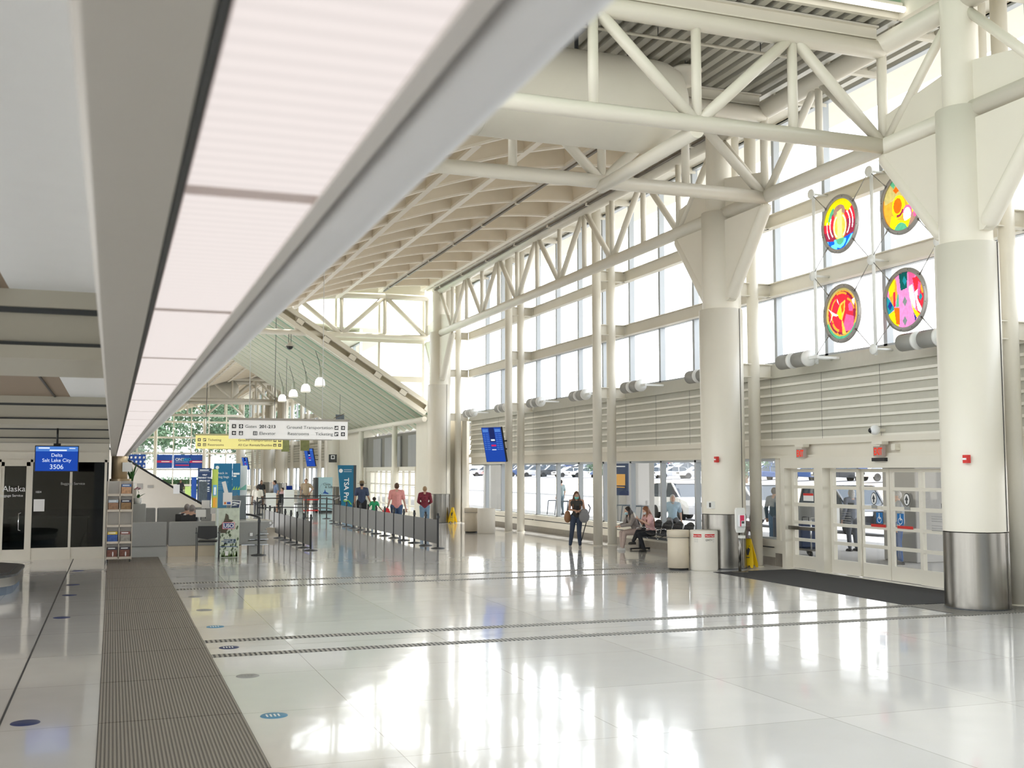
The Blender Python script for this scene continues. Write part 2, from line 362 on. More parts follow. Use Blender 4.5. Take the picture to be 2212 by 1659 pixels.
for i, y in enumerate([10.7, 18.1, 21.3, 23.2, 26.4]):
    r = root('floor_decal', (-0.66, y, 0), f'navy round floor sticker left of the ribbed grate, {ORD[i]} from the camera', 'floor sticker', 'round stickers left of the grate')
    MB().lathe((0, 0, 0), [(0.001, 0.0045), (0.12, 0.0045), (0.124, 0)], 28).build('disc', DB, r)
# dark expansion line left of the grate
srt('trim_1', MB().box(-0.875, -0.855, 1, 30, 0, 0.003), DARK)

# ---- window wall on the right, bay by bay
nwin = 0
q4_ = 1.9625
def window_bay(y0, y1, door=False, lower=True, hi=True):
    global nwin
    nwin += 1
    r = sroot(f'window_{nwin}', (XW, (y0 + y1) / 2, 0))
    n = 4; st = (y1 - y0) / n
    f = MB()
    ys = [y0 + st * k for k in range(n + 1)]
    for y in ys[:-1]:
        f.box(XW, XW + 0.16, y - 0.055, y + 0.055, 4.72, 10.45)
        if not door: f.box(XW, XW + 0.14, y - 0.05, y + 0.05, 0.6, 2.5)
    for z in (4.7, 10.40): f.box(XW, XW + 0.15, y0, y1, z, z + 0.08)
    for z in (6.5, 8.28): f.box(XW + 0.02, XW + 0.15, y0, y1, z - 0.2, z + 0.02)
    if not door: f.box(XW, XW + 0.15, y0, y1, 0.56, 0.64); f.box(XW, XW + 0.15, y0, y1, 2.44, 2.52)
    W(f, r).build('window_frame', FRAME, r)
    g = MB()
    for a, b in zip(ys, ys[1:]):
        for z0, z1 in ((4.78, 6.3), (6.52, 8.08), (8.3, 10.4)):
            g.quad((XW + 0.08, a + .055, z0), (XW + 0.08, b - .055, z0), (XW + 0.08, b - .055, z1), (XW + 0.08, a + .055, z1))
        if not door: g.quad((XW + 0.08, a + .05, 0.64), (XW + 0.08, b - .05, 0.64), (XW + 0.08, b - .05, 2.44), (XW + 0.08, a + .05, 2.44))
    W(g, r).build('glass_pane', GLASS, r)
    # two horizontal I-beams in front of the glass
    ib = MB()
    for zt in (6.62, 8.26):
        ib.box(XW - 0.14, XW - 0.125, y0 + .02, y1, zt - 0.30, zt); ib.box(XW - 0.22, XW - 0.03, y0 + .02, y1, zt - 0.02, zt); ib.box(XW - 0.22, XW - 0.03, y0 + .02, y1, zt - 0.32, zt - 0.30)
    W(ib, r).build('cross_beam', CREAM2, r)
    # louvred band
    p = []; z = 4.72
    p.append((XW - 0.02, z)); p.append((XW - 0.10, z)); p.append((XW - 0.10, z - 0.28)); p.append((XW - 0.13, z - 0.28)); p.append((XW - 0.13, z - 0.34)); z -= 0.34
    lv = MB(); lv.prism([(XW - 0.10, 4.72), (XW - 0.10, 4.47), (XW - 0.13, 4.47), (XW - 0.13, 4.38), (XW + 0.1, 4.38), (XW + 0.1, 4.72)], 'Y', y0, y1)
    W(lv, r).build('sill_band', LOUV, r)
    fc = MB(); ed = MB(); z = 4.38
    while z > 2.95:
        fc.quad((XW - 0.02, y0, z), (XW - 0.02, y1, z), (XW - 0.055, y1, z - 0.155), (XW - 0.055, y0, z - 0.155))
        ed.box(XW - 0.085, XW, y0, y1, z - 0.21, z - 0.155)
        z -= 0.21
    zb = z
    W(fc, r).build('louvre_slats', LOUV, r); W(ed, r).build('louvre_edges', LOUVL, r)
    sm = MB()
    for y in ys[:-1]: sm.box(XW - 0.088, XW - 0.084, y + .1, y + .106, zb, 4.45)
    W(sm, r).build('panel_joint', DARK, r)
    hb = MB(); hb.box(XW - 0.12, XW + 0.1, y0, y1, 2.80, zb + 0.01); hb.box(XW - 0.02, XW + 0.1, y0, y1, 2.56, 2.80); hb.box(XW - 0.12, XW + 0.1, y0, y1, 2.50, 2.565)
    W(hb, r).build('head_beam', CREAM2, r)
    if not door:
        lw = MB(); lw.box(XW - 0.12, XW + 0.12, y0, y1, 0.44, 0.60); lw.box(XW - 0.08, XW + 0.12, y0, y1, 0.41, 0.44); lw.box(XW - 0.12, XW + 0.12, y0, y1, 0.20, 0.41)
        W(lw, r).build('low_wall', CREAM2, r)
        W(MB().box(XW - 0.09, XW + 0.12, y0, y1, 0.0, 0.20), r).build('kick_plate', DSTEEL, r)
        W(MB().box(XW - 0.122, XW - 0.08, y0 + .1, y1 - .1, 0.415, 0.435), r).build('air_slot', DARK, r)
    return r
BAYS = list(zip(GY, GY[1:]))
for a, b in BAYS:
    window_bay(a, b, door=abs(a - 14.35) < .1)
for k in range(8): window_bay(69.3 + M_ * k, 69.3 + M_ * (k + 1))
# solid outer corner strips and parapets of the window wall
srt('trim_2', MB().box(XW, XW + 0.2, -9.4, 47.7, 10.45, 11.4).box(XW, XW + .2, 69.3, 132.1, 10.45, 11.4), CREAM2)

# ---- door bay
dr = sroot('door_1', (XW, 18.3, 0))
df = MB()
df.box(XW - 0.12, XW + 0.14, 21.78, 22.2, 0, 0.6); df.box(XW - .16, XW + .2, 21.72, 21.86, 0, 2.5)
df.box(XW - 0.16, XW + 0.2, 20.28, 20.58, 0, 2.5)
df.box(XW - 0.165, XW + 0.205, 14.45, 21.87, 2.27, 2.503)
df.box(XW - 0.16, XW + 0.2, 14.5, 14.9, 0, 2.5)
df.box(XW - .05, XW + .14, 22.1, 22.25, 0.6, 2.5)
W(df, dr).build('door_frame', CREAM, dr)
W(MB().box(XW + .05, XW + .06, 21.86, 22.1, .62, 2.44), dr).build('side_glass', GLASS, dr)
W(MB().box(XW - .125, XW - .1, 21.86, 22.19, 0, .3), dr).build('kick_plate', DSTEEL, dr)
def leaf(name, y0, y1, x=XW + 0.02):
    l = MB(); l.box(x, x + .05, y0, y0 + .09, 0.01, 2.25); l.box(x, x + .05, y1 - .09, y1, 0.01, 2.25)
    zs = [(0.01, 0.30), (0.62, 0.69), (1.01, 1.08), (1.41, 1.49), (1.81, 1.88), (2.18, 2.25)]
    for a, b in zs: l.box(x, x + .05, y0 + .09, y1 - .09, a, b)
    o = W(l, dr).build(name, CREAM, dr)
    g = MB(); 
    for (a, b), (c, d) in zip(zs, zs[1:]): g.quad((x + .025, y0 + .09, b), (x + .025, y1 - .09, b), (x + .025, y1 - .09, c), (x + .025, y0 + .09, c))
    gg = W(g, dr).build('glass_pane', GLASS, o); gg.matrix_parent_inverse = Matrix.Identity(4)
    return o
sw = leaf('door_leaf', 20.60, 21.70)
W(MB().box(XW - .08, XW - .03, 20.66, 21.72, .88, .96), dr).build('push_bar', STEEL, sw)
for a, b, x in ((19.28, 20.26, XW + .03), (18.40, 19.34, XW + .09), (17.40, 18.38, XW + .09), (16.40, 17.46, XW + .03), (14.9, 16.36, XW + .03)): leaf('sliding_leaf', a, b, x)
# stickers on the doors
stb = mat('access_blue', (0.01, 0.15, 0.42), 0.5)
def sticker(y, z, w, h, m, name, par=dr, x=XW + 0.075, oval=False):
    L = par.location
    q = MB()
    if oval: q.lathe((0, 0, 0), [(0.001, 0), (1, 0)], 24, 'X'); q.v = [(x - L[0] + a, y - L[1] + b * w / 2, z + c * h / 2) for a, b, c in q.v]
    else: q.box(x - L[0] - .002, x - L[0], y - w / 2 - L[1], y + w / 2 - L[1], z - h / 2, z + h / 2)
    return q.build(name, m, par)
for y in (18.70, 18.06):
    sticker(y, 1.25, .20, .22, stb, 'wheelchair_sign')
    q = MB(); q.lathe((XW + .068 - dr.location[0], y - dr.location[1], 1.21), [(.052, 0), (.064, 0)], 20, 'X'); q.box(XW + .066 - dr.location[0], XW + .07 - dr.location[0], y - .01 - dr.location[1], y + .01 - dr.location[1], 1.22, 1.31); q.box(XW + .066 - dr.location[0], XW + .07 - dr.location[0], y - .06 - dr.location[1], y + .01 - dr.location[1], 1.235, 1.25)
    q.ell((XW + .068 - dr.location[0], y - dr.location[1], 1.33), (.004, .014, .014)); q.build('wheelchair_symbol', WPRINT, dr)
for y in (18.86, 17.86):
    sticker(y, 1.64, .19, .26, INK, 'arrow_sticker', oval=True); sticker(y, 1.64, .16, .225, PAPER, 'arrow_field', x=XW + .071, oval=True)
    q = MB().prism([(y - .05 - dr.location[1], 1.63), (y - dr.location[1], 1.72), (y + .05 - dr.location[1], 1.63), (y + .02 - dr.location[1], 1.63), (y + .02 - dr.location[1], 1.56), (y - .02 - dr.location[1], 1.56), (y - .02 - dr.location[1], 1.63)], 'X', .064, .067)
    q.build('arrow_symbol', INK, dr)
    sticker(y, 1.475, .16, .07, GREYP, 'arrow_caption')
for y in (18.74, 17.93): sticker(y, 1.09, .46, .055, RED, 'red_door_sticker')
sticker(21.05, 1.62, .38, .17, PAPER, 'door_notice', x=XW + .015); sticker(21.05, 1.68, .38, .05, RED, 'door_notice_header', x=XW + .012)
sticker(19.62, 1.5, .2, .06, DARK, 'dark_sticker')
for k in range(5): sticker(19.75, 1.32 - .05 * k, .3, .012, GREYP, 'notice_line', x=XW + .05)
for z in (1.3, 1.15): sticker(19.35, z, .06, .09, DARK, 'door_notice', x=XW + .05)
sticker(16.75, 1.55, .3, .08, DARK, 'dark_sticker')
for k in range(6): sticker(16.9, 1.34 - .045 * k - (.04 if k > 2 else 0), .42, .01, GREYP, 'notice_line', x=XW + .02)
W(MB().box(XW - .24, XW - .16, 18.1, 18.5, 2.40, 2.47), dr).build('motion_sensor', BLACK, dr)
sticker(18.22, 2.345, .75, .045, PAPER, 'header_notice', x=XW - .162)

# ---- left aisle: storefront, ceiling, beams
cl = MB().box(-0.47, -0.046, -3, 30.05, 3.04, 3.12)
srt('ceiling_1', cl, WHITEC)
srt('ceiling_2', MB().box(-9, -0.47, -3, 30.05, 3.04, 3.12), BROWNC)
srt('trim_3', MB().box(-0.64, -0.62, -3, 30, 3.03, 3.045), BLACK)
tn = 4
BEAMP = mat('olive_cream_beam', (0.46, 0.44, 0.37), .5)
for k, y in enumerate((5.55, 13.4, 21.25)):
    b = MB(); b.box(-9, -0.046, y, y + 0.95, 2.76, 3.04); b.box(-9, -0.046, y - 0.05, y + 1.0, 2.72, 2.78); b.box(-9, -0.046, y - .05, y + 1.0, 2.96, 3.04)
    srt(f'trim_{tn}', b, BEAMP); tn += 1
    srt(f'trim_{tn}', MB().box(-9, -0.05, y - .02, y, 2.935, 2.96).box(-9, -0.05, y - .02, y, 2.78, 2.80), DARK); tn += 1
sf = sroot('door_2', (-1.4, 30.05, 0))
YS = 30.05
b = MB()
for x in (-3.9, -2.62, -1.9, -0.98, -0.16): b.box(x - .03, x + .03, YS - .04, YS + .08, 0, 2.49)
b.box(-9, -.1, YS - .04, YS + .08, 2.43, 2.49)
b.box(-1.87, -.19, YS - .02, YS + .06, 0, .29); b.box(-2.59, -1.93, YS - .02, YS + .04, 0, .26); b.box(-2.02, -1.93, YS - .03, YS + .04, .2, 2.43); b.box(-2.59, -2.52, YS - .03, YS + .04, .2, 2.43); b.box(-2.59, -1.93, YS - .03, YS + .04, 2.33, 2.43)
b.box(-9, -2.65, YS - .02, YS + .06, 0, .29)
W(b, sf).build('storefront_frame', CREAM, sf)
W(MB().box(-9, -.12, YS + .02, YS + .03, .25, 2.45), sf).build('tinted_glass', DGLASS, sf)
W(MB().path([(-2.1, YS - .03, .72), (-2.16, YS - .1, .75), (-2.16, YS - .1, 1.15), (-2.1, YS - .03, 1.18)], .012), sf).build('door_handle', CHROME, sf)
text('Alaska', (-2.55 + 1.4, -.05, 1.70), .20, WPRINT, sf, sx=1.0)
text('Baggage Service', (-2.62 + 1.4, -.05, 1.57), .085, WPRINT, sf)
text('Baggage Service', (-1.22 + 1.4, -.05, 1.86), .09, GREYL, sf)
text('1024', (-1.80 + 1.4, -.05, 1.66), .07, WPRINT, sf)
W(MB().box(-1.83, -1.58, YS - .03, YS - .025, 1.20, 1.50), sf).build('paper_notice', PAPER, sf)
hd = MB(); hd.box(-9, -.1, YS - .02, YS + .1, 2.49, 3.12); hd.box(-9, -.1, YS - .05, YS, 2.66, 2.69)
srt('wall_storefront', hd, CREAM2)
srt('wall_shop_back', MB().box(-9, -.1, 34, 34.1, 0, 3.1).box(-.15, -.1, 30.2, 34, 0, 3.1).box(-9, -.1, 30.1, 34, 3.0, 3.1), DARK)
# counter and office things glimpsed in the dark shop
r = root('shop_counter', (-1.5, 32.3, 0), 'dark counter standing behind the tinted shop glass', 'counter')
MB().box(-1.0, .9, -.3, .3, 0, .95).build('counter_body', GREYP, r); MB().box(-1.05, .95, -.35, .35, .95, 1.0).build('worktop', GREYL, r)

# fill lights added out of view to brighten the aisle, modelled as downlights
DL = mat('fill_light_glow', (1.0, .93, .82), .4, emit=5)
for i, (x, y) in enumerate([(-3.4, 3.0), (-3.4, 9.0), (-3.4, 17.0), (-3.4, 25.2), (-6.4, 3.0), (-6.4, 9.0), (-6.4, 17.0), (-6.4, 25.2)]):
    r = root('fill_downlight', (x, y, 3.0), f'added round fill light in the tan ceiling, {ORD[i]} of the added aisle lights', 'ceiling light', 'added aisle fill lights')
    MB().lathe((0, 0, 0), [(.11, .035), (.14, .03), (.145, .04)], 24).build('trim_ring', WHITE, r); MB().lathe((0, 0, 0), [(.001, .038), (.11, .038)], 24).build('glowing_disc', DL, r)
    ld = bpy.data.lights.new('fill_light_beam', 'SPOT'); ld.energy = 30; ld.color = (1.0, .93, .84); ld.spot_size = radians(150); ld.spot_blend = .6; ld.shadow_soft_size = .1
    lo = bpy.data.objects.new('fill_light_beam', ld); COL.objects.link(lo); lo.parent = r; lo.location = (0, 0, -.02)

# ---- linear luminaire beam right above the camera
lu = root('linear_ceiling_light', (0.17, 14, 2.58), 'long glowing pinkish strip light running overhead along the aisle edge', 'ceiling light')
h = MB(); Y0, Y1 = -3, 30.3
h.prism([(-0.046, 2.60), (-0.036, 2.587), (0.070, 2.587), (0.074, 2.61), (0.074, 3.12), (-0.046, 3.12)], 'Y', Y0, Y1)
W(h, lu).build('left_housing', HOUS, lu)
W(MB().box(0.074, 0.085, Y0, Y1, 2.596, 2.63), lu).build('dark_gasket', DARK, lu)
W(MB().box(0.085, 0.267, Y0, Y1, 2.5935, 2.63), lu).build('lens_backing', LENSJ, lu)
k = -4
while 1.573 + 1.212 * k < Y1:
    y = 1.573 + 1.212 * k; W(MB().box(0.086, 0.266, y + .03, min(y + 1.182, Y1), 2.592, 2.60), lu).build('glowing_lens', LENS, lu); k += 1
W(MB().prism([(0.267, 2.587), (0.290, 2.587), (0.290, 2.66), (0.267, 2.66)], 'Y', Y0, Y1), lu).build('inner_lip', mat('grey_lip', (0.60, 0.57, 0.54), 0.4), lu)
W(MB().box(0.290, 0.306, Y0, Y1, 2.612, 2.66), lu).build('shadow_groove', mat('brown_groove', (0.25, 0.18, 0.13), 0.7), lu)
pr = [(0.306, 2.62), (0.306, 2.592), (0.318, 2.587), (0.355, 2.587)] + [(0.355 + .055 * sin(t), 2.642 - .055 * cos(t)) for t in [pi / 2 * q / 6 for q in range(1, 7)]] + [(0.41, 2.75), (0.40, 2.80), (0.306, 2.80)]
nose = MB().prism(pr, 'Y', Y0, Y1); nose.sm = [True] * len(nose.sm)
W(nose, lu).build('rounded_nose', mat('white_nose', (0.70, 0.70, 0.70), 0.3), lu)
srt('wall_left', MB().box(0.075, 0.40, Y0, 30.3, 2.8, 5.2).box(.075, .4, 36, 47.7, 2.9, 5.2).box(0.075, .4, 30.3, 36, 2.9, 5.2), CREAM2)
# clerestory invented on the left, above the aisle, to balance the light
nwin += 1; r = sroot(f'window_{nwin}', (0.3, 20, 5.2)); f = MB(); g = MB()
for k in range(31):
    y = -9.2 + 1.9625 * k; f.box(0.2, .35, y - .06, y + .06, 5.2, 11.2)
for z in (5.2, 7, 8.8, 11.1): f.box(.2, .35, -9.2, 47.7, z, z + .12)
g.quad((.28, -9.2, 5.2), (.28, 47.7, 5.2), (.28, 47.7, 11.2), (.28, -9.2, 11.2))
W(f, r).build('window_frame', FRAME, r); W(g, r).build('glass_pane', GLASS, r)
# unseen end behind the camera, partly glazed to let in fill light
nwin += 1; r = sroot(f'window_{nwin}', (6, -9.5, 0)); f = MB(); g = MB()
for k in range(9):
    x = -1 + 1.9625 * k; f.box(x - .06, x + .06, -9.6, -9.45, 0, 11.2)
for z in (0, 2.5, 4.6, 6.5, 8.3, 11.1): f.box(-1, 14.8, -9.6, -9.45, z, z + .14)
g.quad((-1, -9.5, 4.6), (14.8, -9.5, 4.6), (14.8, -9.5, 8.3), (-1, -9.5, 8.3)); f.box(-1, 14.8, -9.52, -9.5, 0, 4.6).box(-1, 14.8, -9.52, -9.5, 8.3, 11.2)
W(f, r).build('window_frame', FRAME, r); W(g, r).build('glass_pane', GLASS, r)
nwin += 1; r = sroot(f'window_{nwin}', (-9, 10, 0)); f = MB()  # unseen glazing added to let daylight into the left aisle
for k in range(21): f.box(-9.1, -8.95, -9.2 + q4_ * k - .05, -9.2 + q4_ * k + .05, 0, 3.1)
f.box(-9.1, -8.95, -9.6, 30, 0, .2); f.box(-9.1, -8.95, -9.6, 30, 2.9, 3.1)
W(f, r).build('window_frame', FRAME, r); W(MB().quad((-9, -9.6, 0), (-9, 30, 0), (-9, 30, 3.1), (-9, -9.6, 3.1)), r).build('glass_pane', GLASS, r)
srt('wall_behind_aisle', MB().box(-9.1, -1, -9.6, -9.4, 0, 3.2).box(-9.1, .4, -9.6, -3, 3.04, 3.2), CREAM2)  # unseen wall added to keep sky out of the shop glass reflections
srt('wall_left_aisle', MB().box(-9.1, -9, 30, 60, 0, 3.2), CREAM2)
srt('ceiling_20', MB().box(-.1, 13.0, -9.6, 47.9, 11.5, 11.6).box(-.1, 13.0, 68.9, 132.2, 11.5, 11.6), CREAM2)  # unseen slab added over the roofs to stop stray sun
srt('wall_far_left', MB().box(-.3, -.1, 31, 60, 3.1, 11).box(-.3, .3, 60, 132, 0, 11), CREAM2)

# left end column below the luminaire
WARM_LIT = mat('warm_lit_column_metal', (0.66, 0.52, 0.33), 0.35, 0.5)  # warm light is mixed into this metal's base colour
r = root('round_column', (0.17, 30.7, 0), 'slim warm metallic round column behind the magazine rack, under the strip light', 'column')
MB().tube((0, 0, 2.0), (0, 0, 2.95), .20, n=24).build('upper_shaft', WARM_LIT, r)
MB().tube((0.03, 0, 0), (0.03, 0, 2.0), .27, n=24).build('lower_sleeve', WARM_LIT, r)

# ================================================================ columns
colw = {14.35: 'nearest big cream column with steel base, right of the sliding doors', 22.2: 'big cream column with steel base behind the two waste bins',
        45.75: 'big cream column with steel base at the far end of the near hall'}
def big_column(y, label, wings=True):
    r = root('column', (XC, y, 0), label, 'column', 'big round columns along the window side')
    c = MB(); c.lathe((0, 0, 0), [(.505, 0), (.505, .02), (.50, 1.22)], 36); c.box(.18, .2, -.485, -.47, .02, 1.22); c.build('steel_base', STEEL, r)
    MB().lathe((0, 0, 0), [(.51, 0), (.51, .02), (.50, .03)], 36).build('base_ring', DARK, r)
    MB().lathe((0, 0, 0), [(.50, 1.235), (.50, 5.93), (.40, 5.94)], 36).build('lower_cladding', CREAM, r)
    MB().box(.215, .222, -.462, -.448, 1.24, 5.93).build('cladding_seam', DARK, r)
    MB().lathe((0, 0, 0), [(.42, 5.93), (.42, 8.22), (.30, 8.23)], 36).build('collar', CREAM, r)
    MB().lathe((0, 0, 0), [(.30, 8.2), (.30, 10.9)], 28).build('upper_shaft', CREAM, r)
    if wings:
        for s in (-1, 1):
            wg = MB(); pts = [(s * .2, 7.98), (s * 2.02, 7.98), (s * 2.0, 7.90), (s * .62, 6.18), (s * .5, 6.1), (s * .2, 6.1)]
            if s < 0: pts = pts[::-1]
            wg.prism(pts, 'X', -.10, .10); wg.build('gusset_wing', CREAM, r)
            e = MB(); e.cap((0, s * 1.93, 7.90), .135, (0, s * .56, 6.26), .15, 16); e.build('wing_edge_tube', CREAM, r)
            p = MB(); pts = [(s * .25, 8.3), (s * 1.96, 8.3), (s * 1.96, 8.72), (s * .25, 9.0)]
            if s < 0: pts = pts[::-1]
            p.prism(pts, 'X', -.02, .02).build('web_plate', CREAM, r)
    return r
for y, l in colw.items(): big_column(y, l)
big_column(6.5, 'big cream column outside the picture at right, next bay toward the camera')
for i, y in enumerate((69.3, 92.85, 100.7, 124.25)): big_column(y, f'big cream column in the distant hall beyond the sloped roof, {ORD[i]} of four going back')
def thin_column(x, y, label):
    r = root('slim_column', (x, y, 0), label, 'column', 'slim round columns before the window wall')
    MB().tube((0, 0, 0), (0, 0, 10.55), .138, n=20).build('shaft', CREAM, r)
    MB().lathe((0, 0, 0), [(.16, 0), (.16, .02), (.14, .03)], 20).build('base_ring', CREAM2, r)
    s = MB()
    for z in (8.1, 6.46, 4.55): s.box(.1, .46, -.008, .008, z - .15, z + .15); s.box(.1, .46, -.08, .08, z + .14, z + .16); s.box(.1, .46, -.08, .08, z - .16, z - .14)
    s.build('bracket', CREAM2, r)
where = {6.5: 'outside the frame at right', 14.35: 'just right of the nearest big column', 22.2: 'between the bins column and the swing door',
         30.05: 'left of the seated women', 37.9: 'beside the tilted blue flight screen', 45.75: 'right of the far big column'}
for y, l in where.items():
    thin_column(14.08, y, f'slim white round column {l}, nearer the windows')
    thin_column(13.61, y, f'slim white round column {l}, nearer the hall')
for i, y in enumerate((77.15, 85, 92.85, 100.7, 108.55, 116.4)):
    for x, q in ((14.08, 'window side'), (13.61, 'hall side')): thin_column(x, y, f'slim white column in the distant hall, {ORD[i]} pair going back, {q}')

# ================================================================ trusses
def truss(name, label, axis, fixed, nodes, zb, zt, rb, rt, rd, rv, start_bottom=True, arch=None):
    def P(a, z): return (a, fixed, z) if axis == 'X' else (fixed, a, z)
    r = root(name, P((nodes[0] + nodes[-1]) / 2, zb), label, 'roof truss', 'white tubular roof trusses')
    ZT = (lambda a: zt) if arch is None else arch
    W(MB().tube(P(nodes[0], zb), P(nodes[-1], zb), rb, n=18), r).build('bottom_chord', CREAM, r)
    t = MB()
    if arch is None: t.tube(P(nodes[0], zt), P(nodes[-1], zt), rt, n=18)
    else: t.path([P(a, ZT(a)) for a in nodes], rt, 16)
    W(t, r).build('top_chord', CREAM, r)
    for i, a in enumerate(nodes):
        if 0 <= i: W(MB().tube(P(a, zb), P(a, ZT(a)), rv, n=12), r).build('vertical', CREAM, r)
    for i, (a, b) in enumerate(zip(nodes, nodes[1:])):
        up = (i % 2 == 0) == start_bottom
        p, q = (P(a, zb), P(b, ZT(b))) if up else (P(a, ZT(a)), P(b, zb))
        W(MB().tube(p, q, rd, n=12), r).build('diagonal', CREAM, r)
    return r
q4 = 1.9625
XN = [13.2 - 1.95 * k for k in range(7)]
truss('transverse_truss', 'nearest white tube truss spanning across the hall overhead', 'X', 16.31, XN, 8.17, 9.98, .145, .17, .105, .09)
truss('transverse_truss', 'second white tube truss across the hall, behind the fat round duct', 'X', 20.24, XN, 8.14, 9.98, .145, .17, .105, .09)
truss('end_truss', 'white truss closing the near hall over the sloped roof opening', 'X', 47.71, XN, 8.20, 9.9, .13, .14, .105, .09, arch=lambda x: 10.0 if x > 11 else 10.0 - .02 * (11 - x) ** 2)
# side truss along the windows, in spans
def span(y0, y1, label, sb=False):
    n = round((y1 - y0) / q4); return truss('side_truss', label, 'Y', XC, [y0 + q4 * k for k in range(n + 1)], 8.17, 10.08, .155, .19, .085, .075, start_bottom=sb)
span(-1.35, 14.35, 'window side truss over the nearest bays, at the right edge')
span(14.35, 22.2, 'window side truss between the two big columns near the doors')
span(22.2, 45.75, 'long window side truss from the bins column to the far column')
span(69.3, 92.85, 'window side truss in the distant hall, nearer span'); span(92.85, 100.7, 'window side truss in the distant hall, short middle span')
for i, y in enumerate((94.8, 98.75, 122)):
    truss('transverse_truss', f'distant white truss across the far hall, {ORD[i]} one going back', 'X', y, XN, 8.17, 9.98, .14, .17, .1, .09)
for x in (9.3, 5.4):
    tag(MB().tube((x, 16.31, 8.05), (x, 20.24, 8.03), .135, n=16).build('tie_tube', CREAM), f'white tie tube joining the two nearest trusses, {"the one nearer the windows" if x > 9 else "the one nearer the aisle"}', 'tie tube')
# duct
for i, y in enumerate((18.28, 96.8)):
    r = root('round_duct', (6, y, 9.09), 'fat cream round air duct between the two nearest trusses' if i == 0 else 'fat round air duct in the distant hall', 'air duct')
    MB().lathe((0, 0, 0), [(.87, -5.5), (.87, 3.35), (.85, 3.55), (.76, 3.78), (.55, 3.95), (.27, 4.03), (.001, 4.05)], 48, 'X').build('duct_body', CREAM2, r)
    q = MB()
    for x in (0,): q.lathe((x, 0, 0), [(.872, -.01), (.878, 0), (.872, .01)], 48, 'X')
    q.build('duct_seam', CREAM2, r)
    for x in (-4, -1, 2, 3.1): MB().box(x - .03, x + .03, .2, .26, .80, 1.36).build('hanger', DARK, r)

# ================================================================ roofs
def deck(y0, y1, tag_n):
    d = MB(); x = .3; pr = []
    while x < 14.8:
        pr += [(x, 10.42), (x + .15, 10.42), (x + .18, 10.51), (x + .27, 10.51)]; x += .30
    for a, b in zip(pr, pr[1:]): d.quad((a[0], y0, a[1]), (b[0], y0, b[1]), (b[0], y1, b[1]), (a[0], y1, a[1]))
    srt(f'ceiling_{tag_n}', d, DECK)
deck(15.95, 20.9, 3); deck(94.2, 99.4, 4)
for y, l in ((16.31, 'nearest truss'), (20.24, 'second truss')):
    r = root('purlin_beam', (7, y, 10.15), f'cream I-beam lying along the top chord of the {l}', 'beam')
    MB().box(-6.5, 6.1, -.01, .01, .0, .25).box(-6.5, 6.1, -.08, .08, .23, .262).box(-6.5, 6.1, -.08, .08, .0, .025).build('web_and_flanges', CREAM2, r)
# sprinkler pipe and dish fan under the deck
r = root('sprinkler_pipe', (7, 17.7, 10.22), 'thin white pipe hung under the metal deck behind the nearest truss', 'pipe')
MB().tube((-6.5, 0, 0), (5.3, 0, 0), .028).build('pipe', CREAM2, r)
q = MB(); 
for x in (-2, .2, 2.3, 4.5): q.tube((x, 0, 0), (x, 0, .2), .008)
q.build('hanger', DARK, r)
for i, (x, y) in enumerate(((9.9, 19.5), (10.7, 19.2))):
    r = root('roof_drain_dish', (x, y, 10.22), f'round cream dish fitting under the metal deck, {"left" if i == 0 else "right"} one of two', 'fitting')
    MB().lathe((0, 0, 0), [(.001, .12), (.32, .10), (.34, .06), (.30, .04), (.12, .02), (.12, -.25), (.001, -.25)], 24).build('dish', CREAM2, r)
    q = MB()
    for a in range(3): q.tube((.3 * cos(a * 2.1), .3 * sin(a * 2.1), .08), (.1 * cos(a * 2.1), .1 * sin(a * 2.1), .4), .008)
    q.build('wire', DARK, r)
# light cove in front of the deck: fascia, tube, pale green ceiling
srt('trim_40', MB().box(.4, 13.25, 15.86, 15.95, 10.41, 10.60), CREAM2)
srt('ceiling_5', MB().box(.3, 14.7, 8.2, 15.86, 11.25, 11.3).box(.3, 13.25, 15.80, 15.86, 10.60, 11.3), GREENP)
srt('ceiling_6', MB().box(.3, 14.8, -9.6, 8.2, 11.2, 11.3), CREAM2)
srt('trim_41', MB().box(13.25, 13.4, 6.5, 15.9, 10.4, 11.3), CREAM2)
r = root('tube_light', (11.0, 15.66, 10.50), 'glowing fluorescent tube fixture at the top right near the roof', 'ceiling light')
MB().tube((-3.5, 0, 0), (2.2, 0, 0), .055).build('glowing_tube', TUBEL, r); MB().box(-3.5, 2.2, .03, .14, .0, .14).build('fixture_body', CREAM2, r)
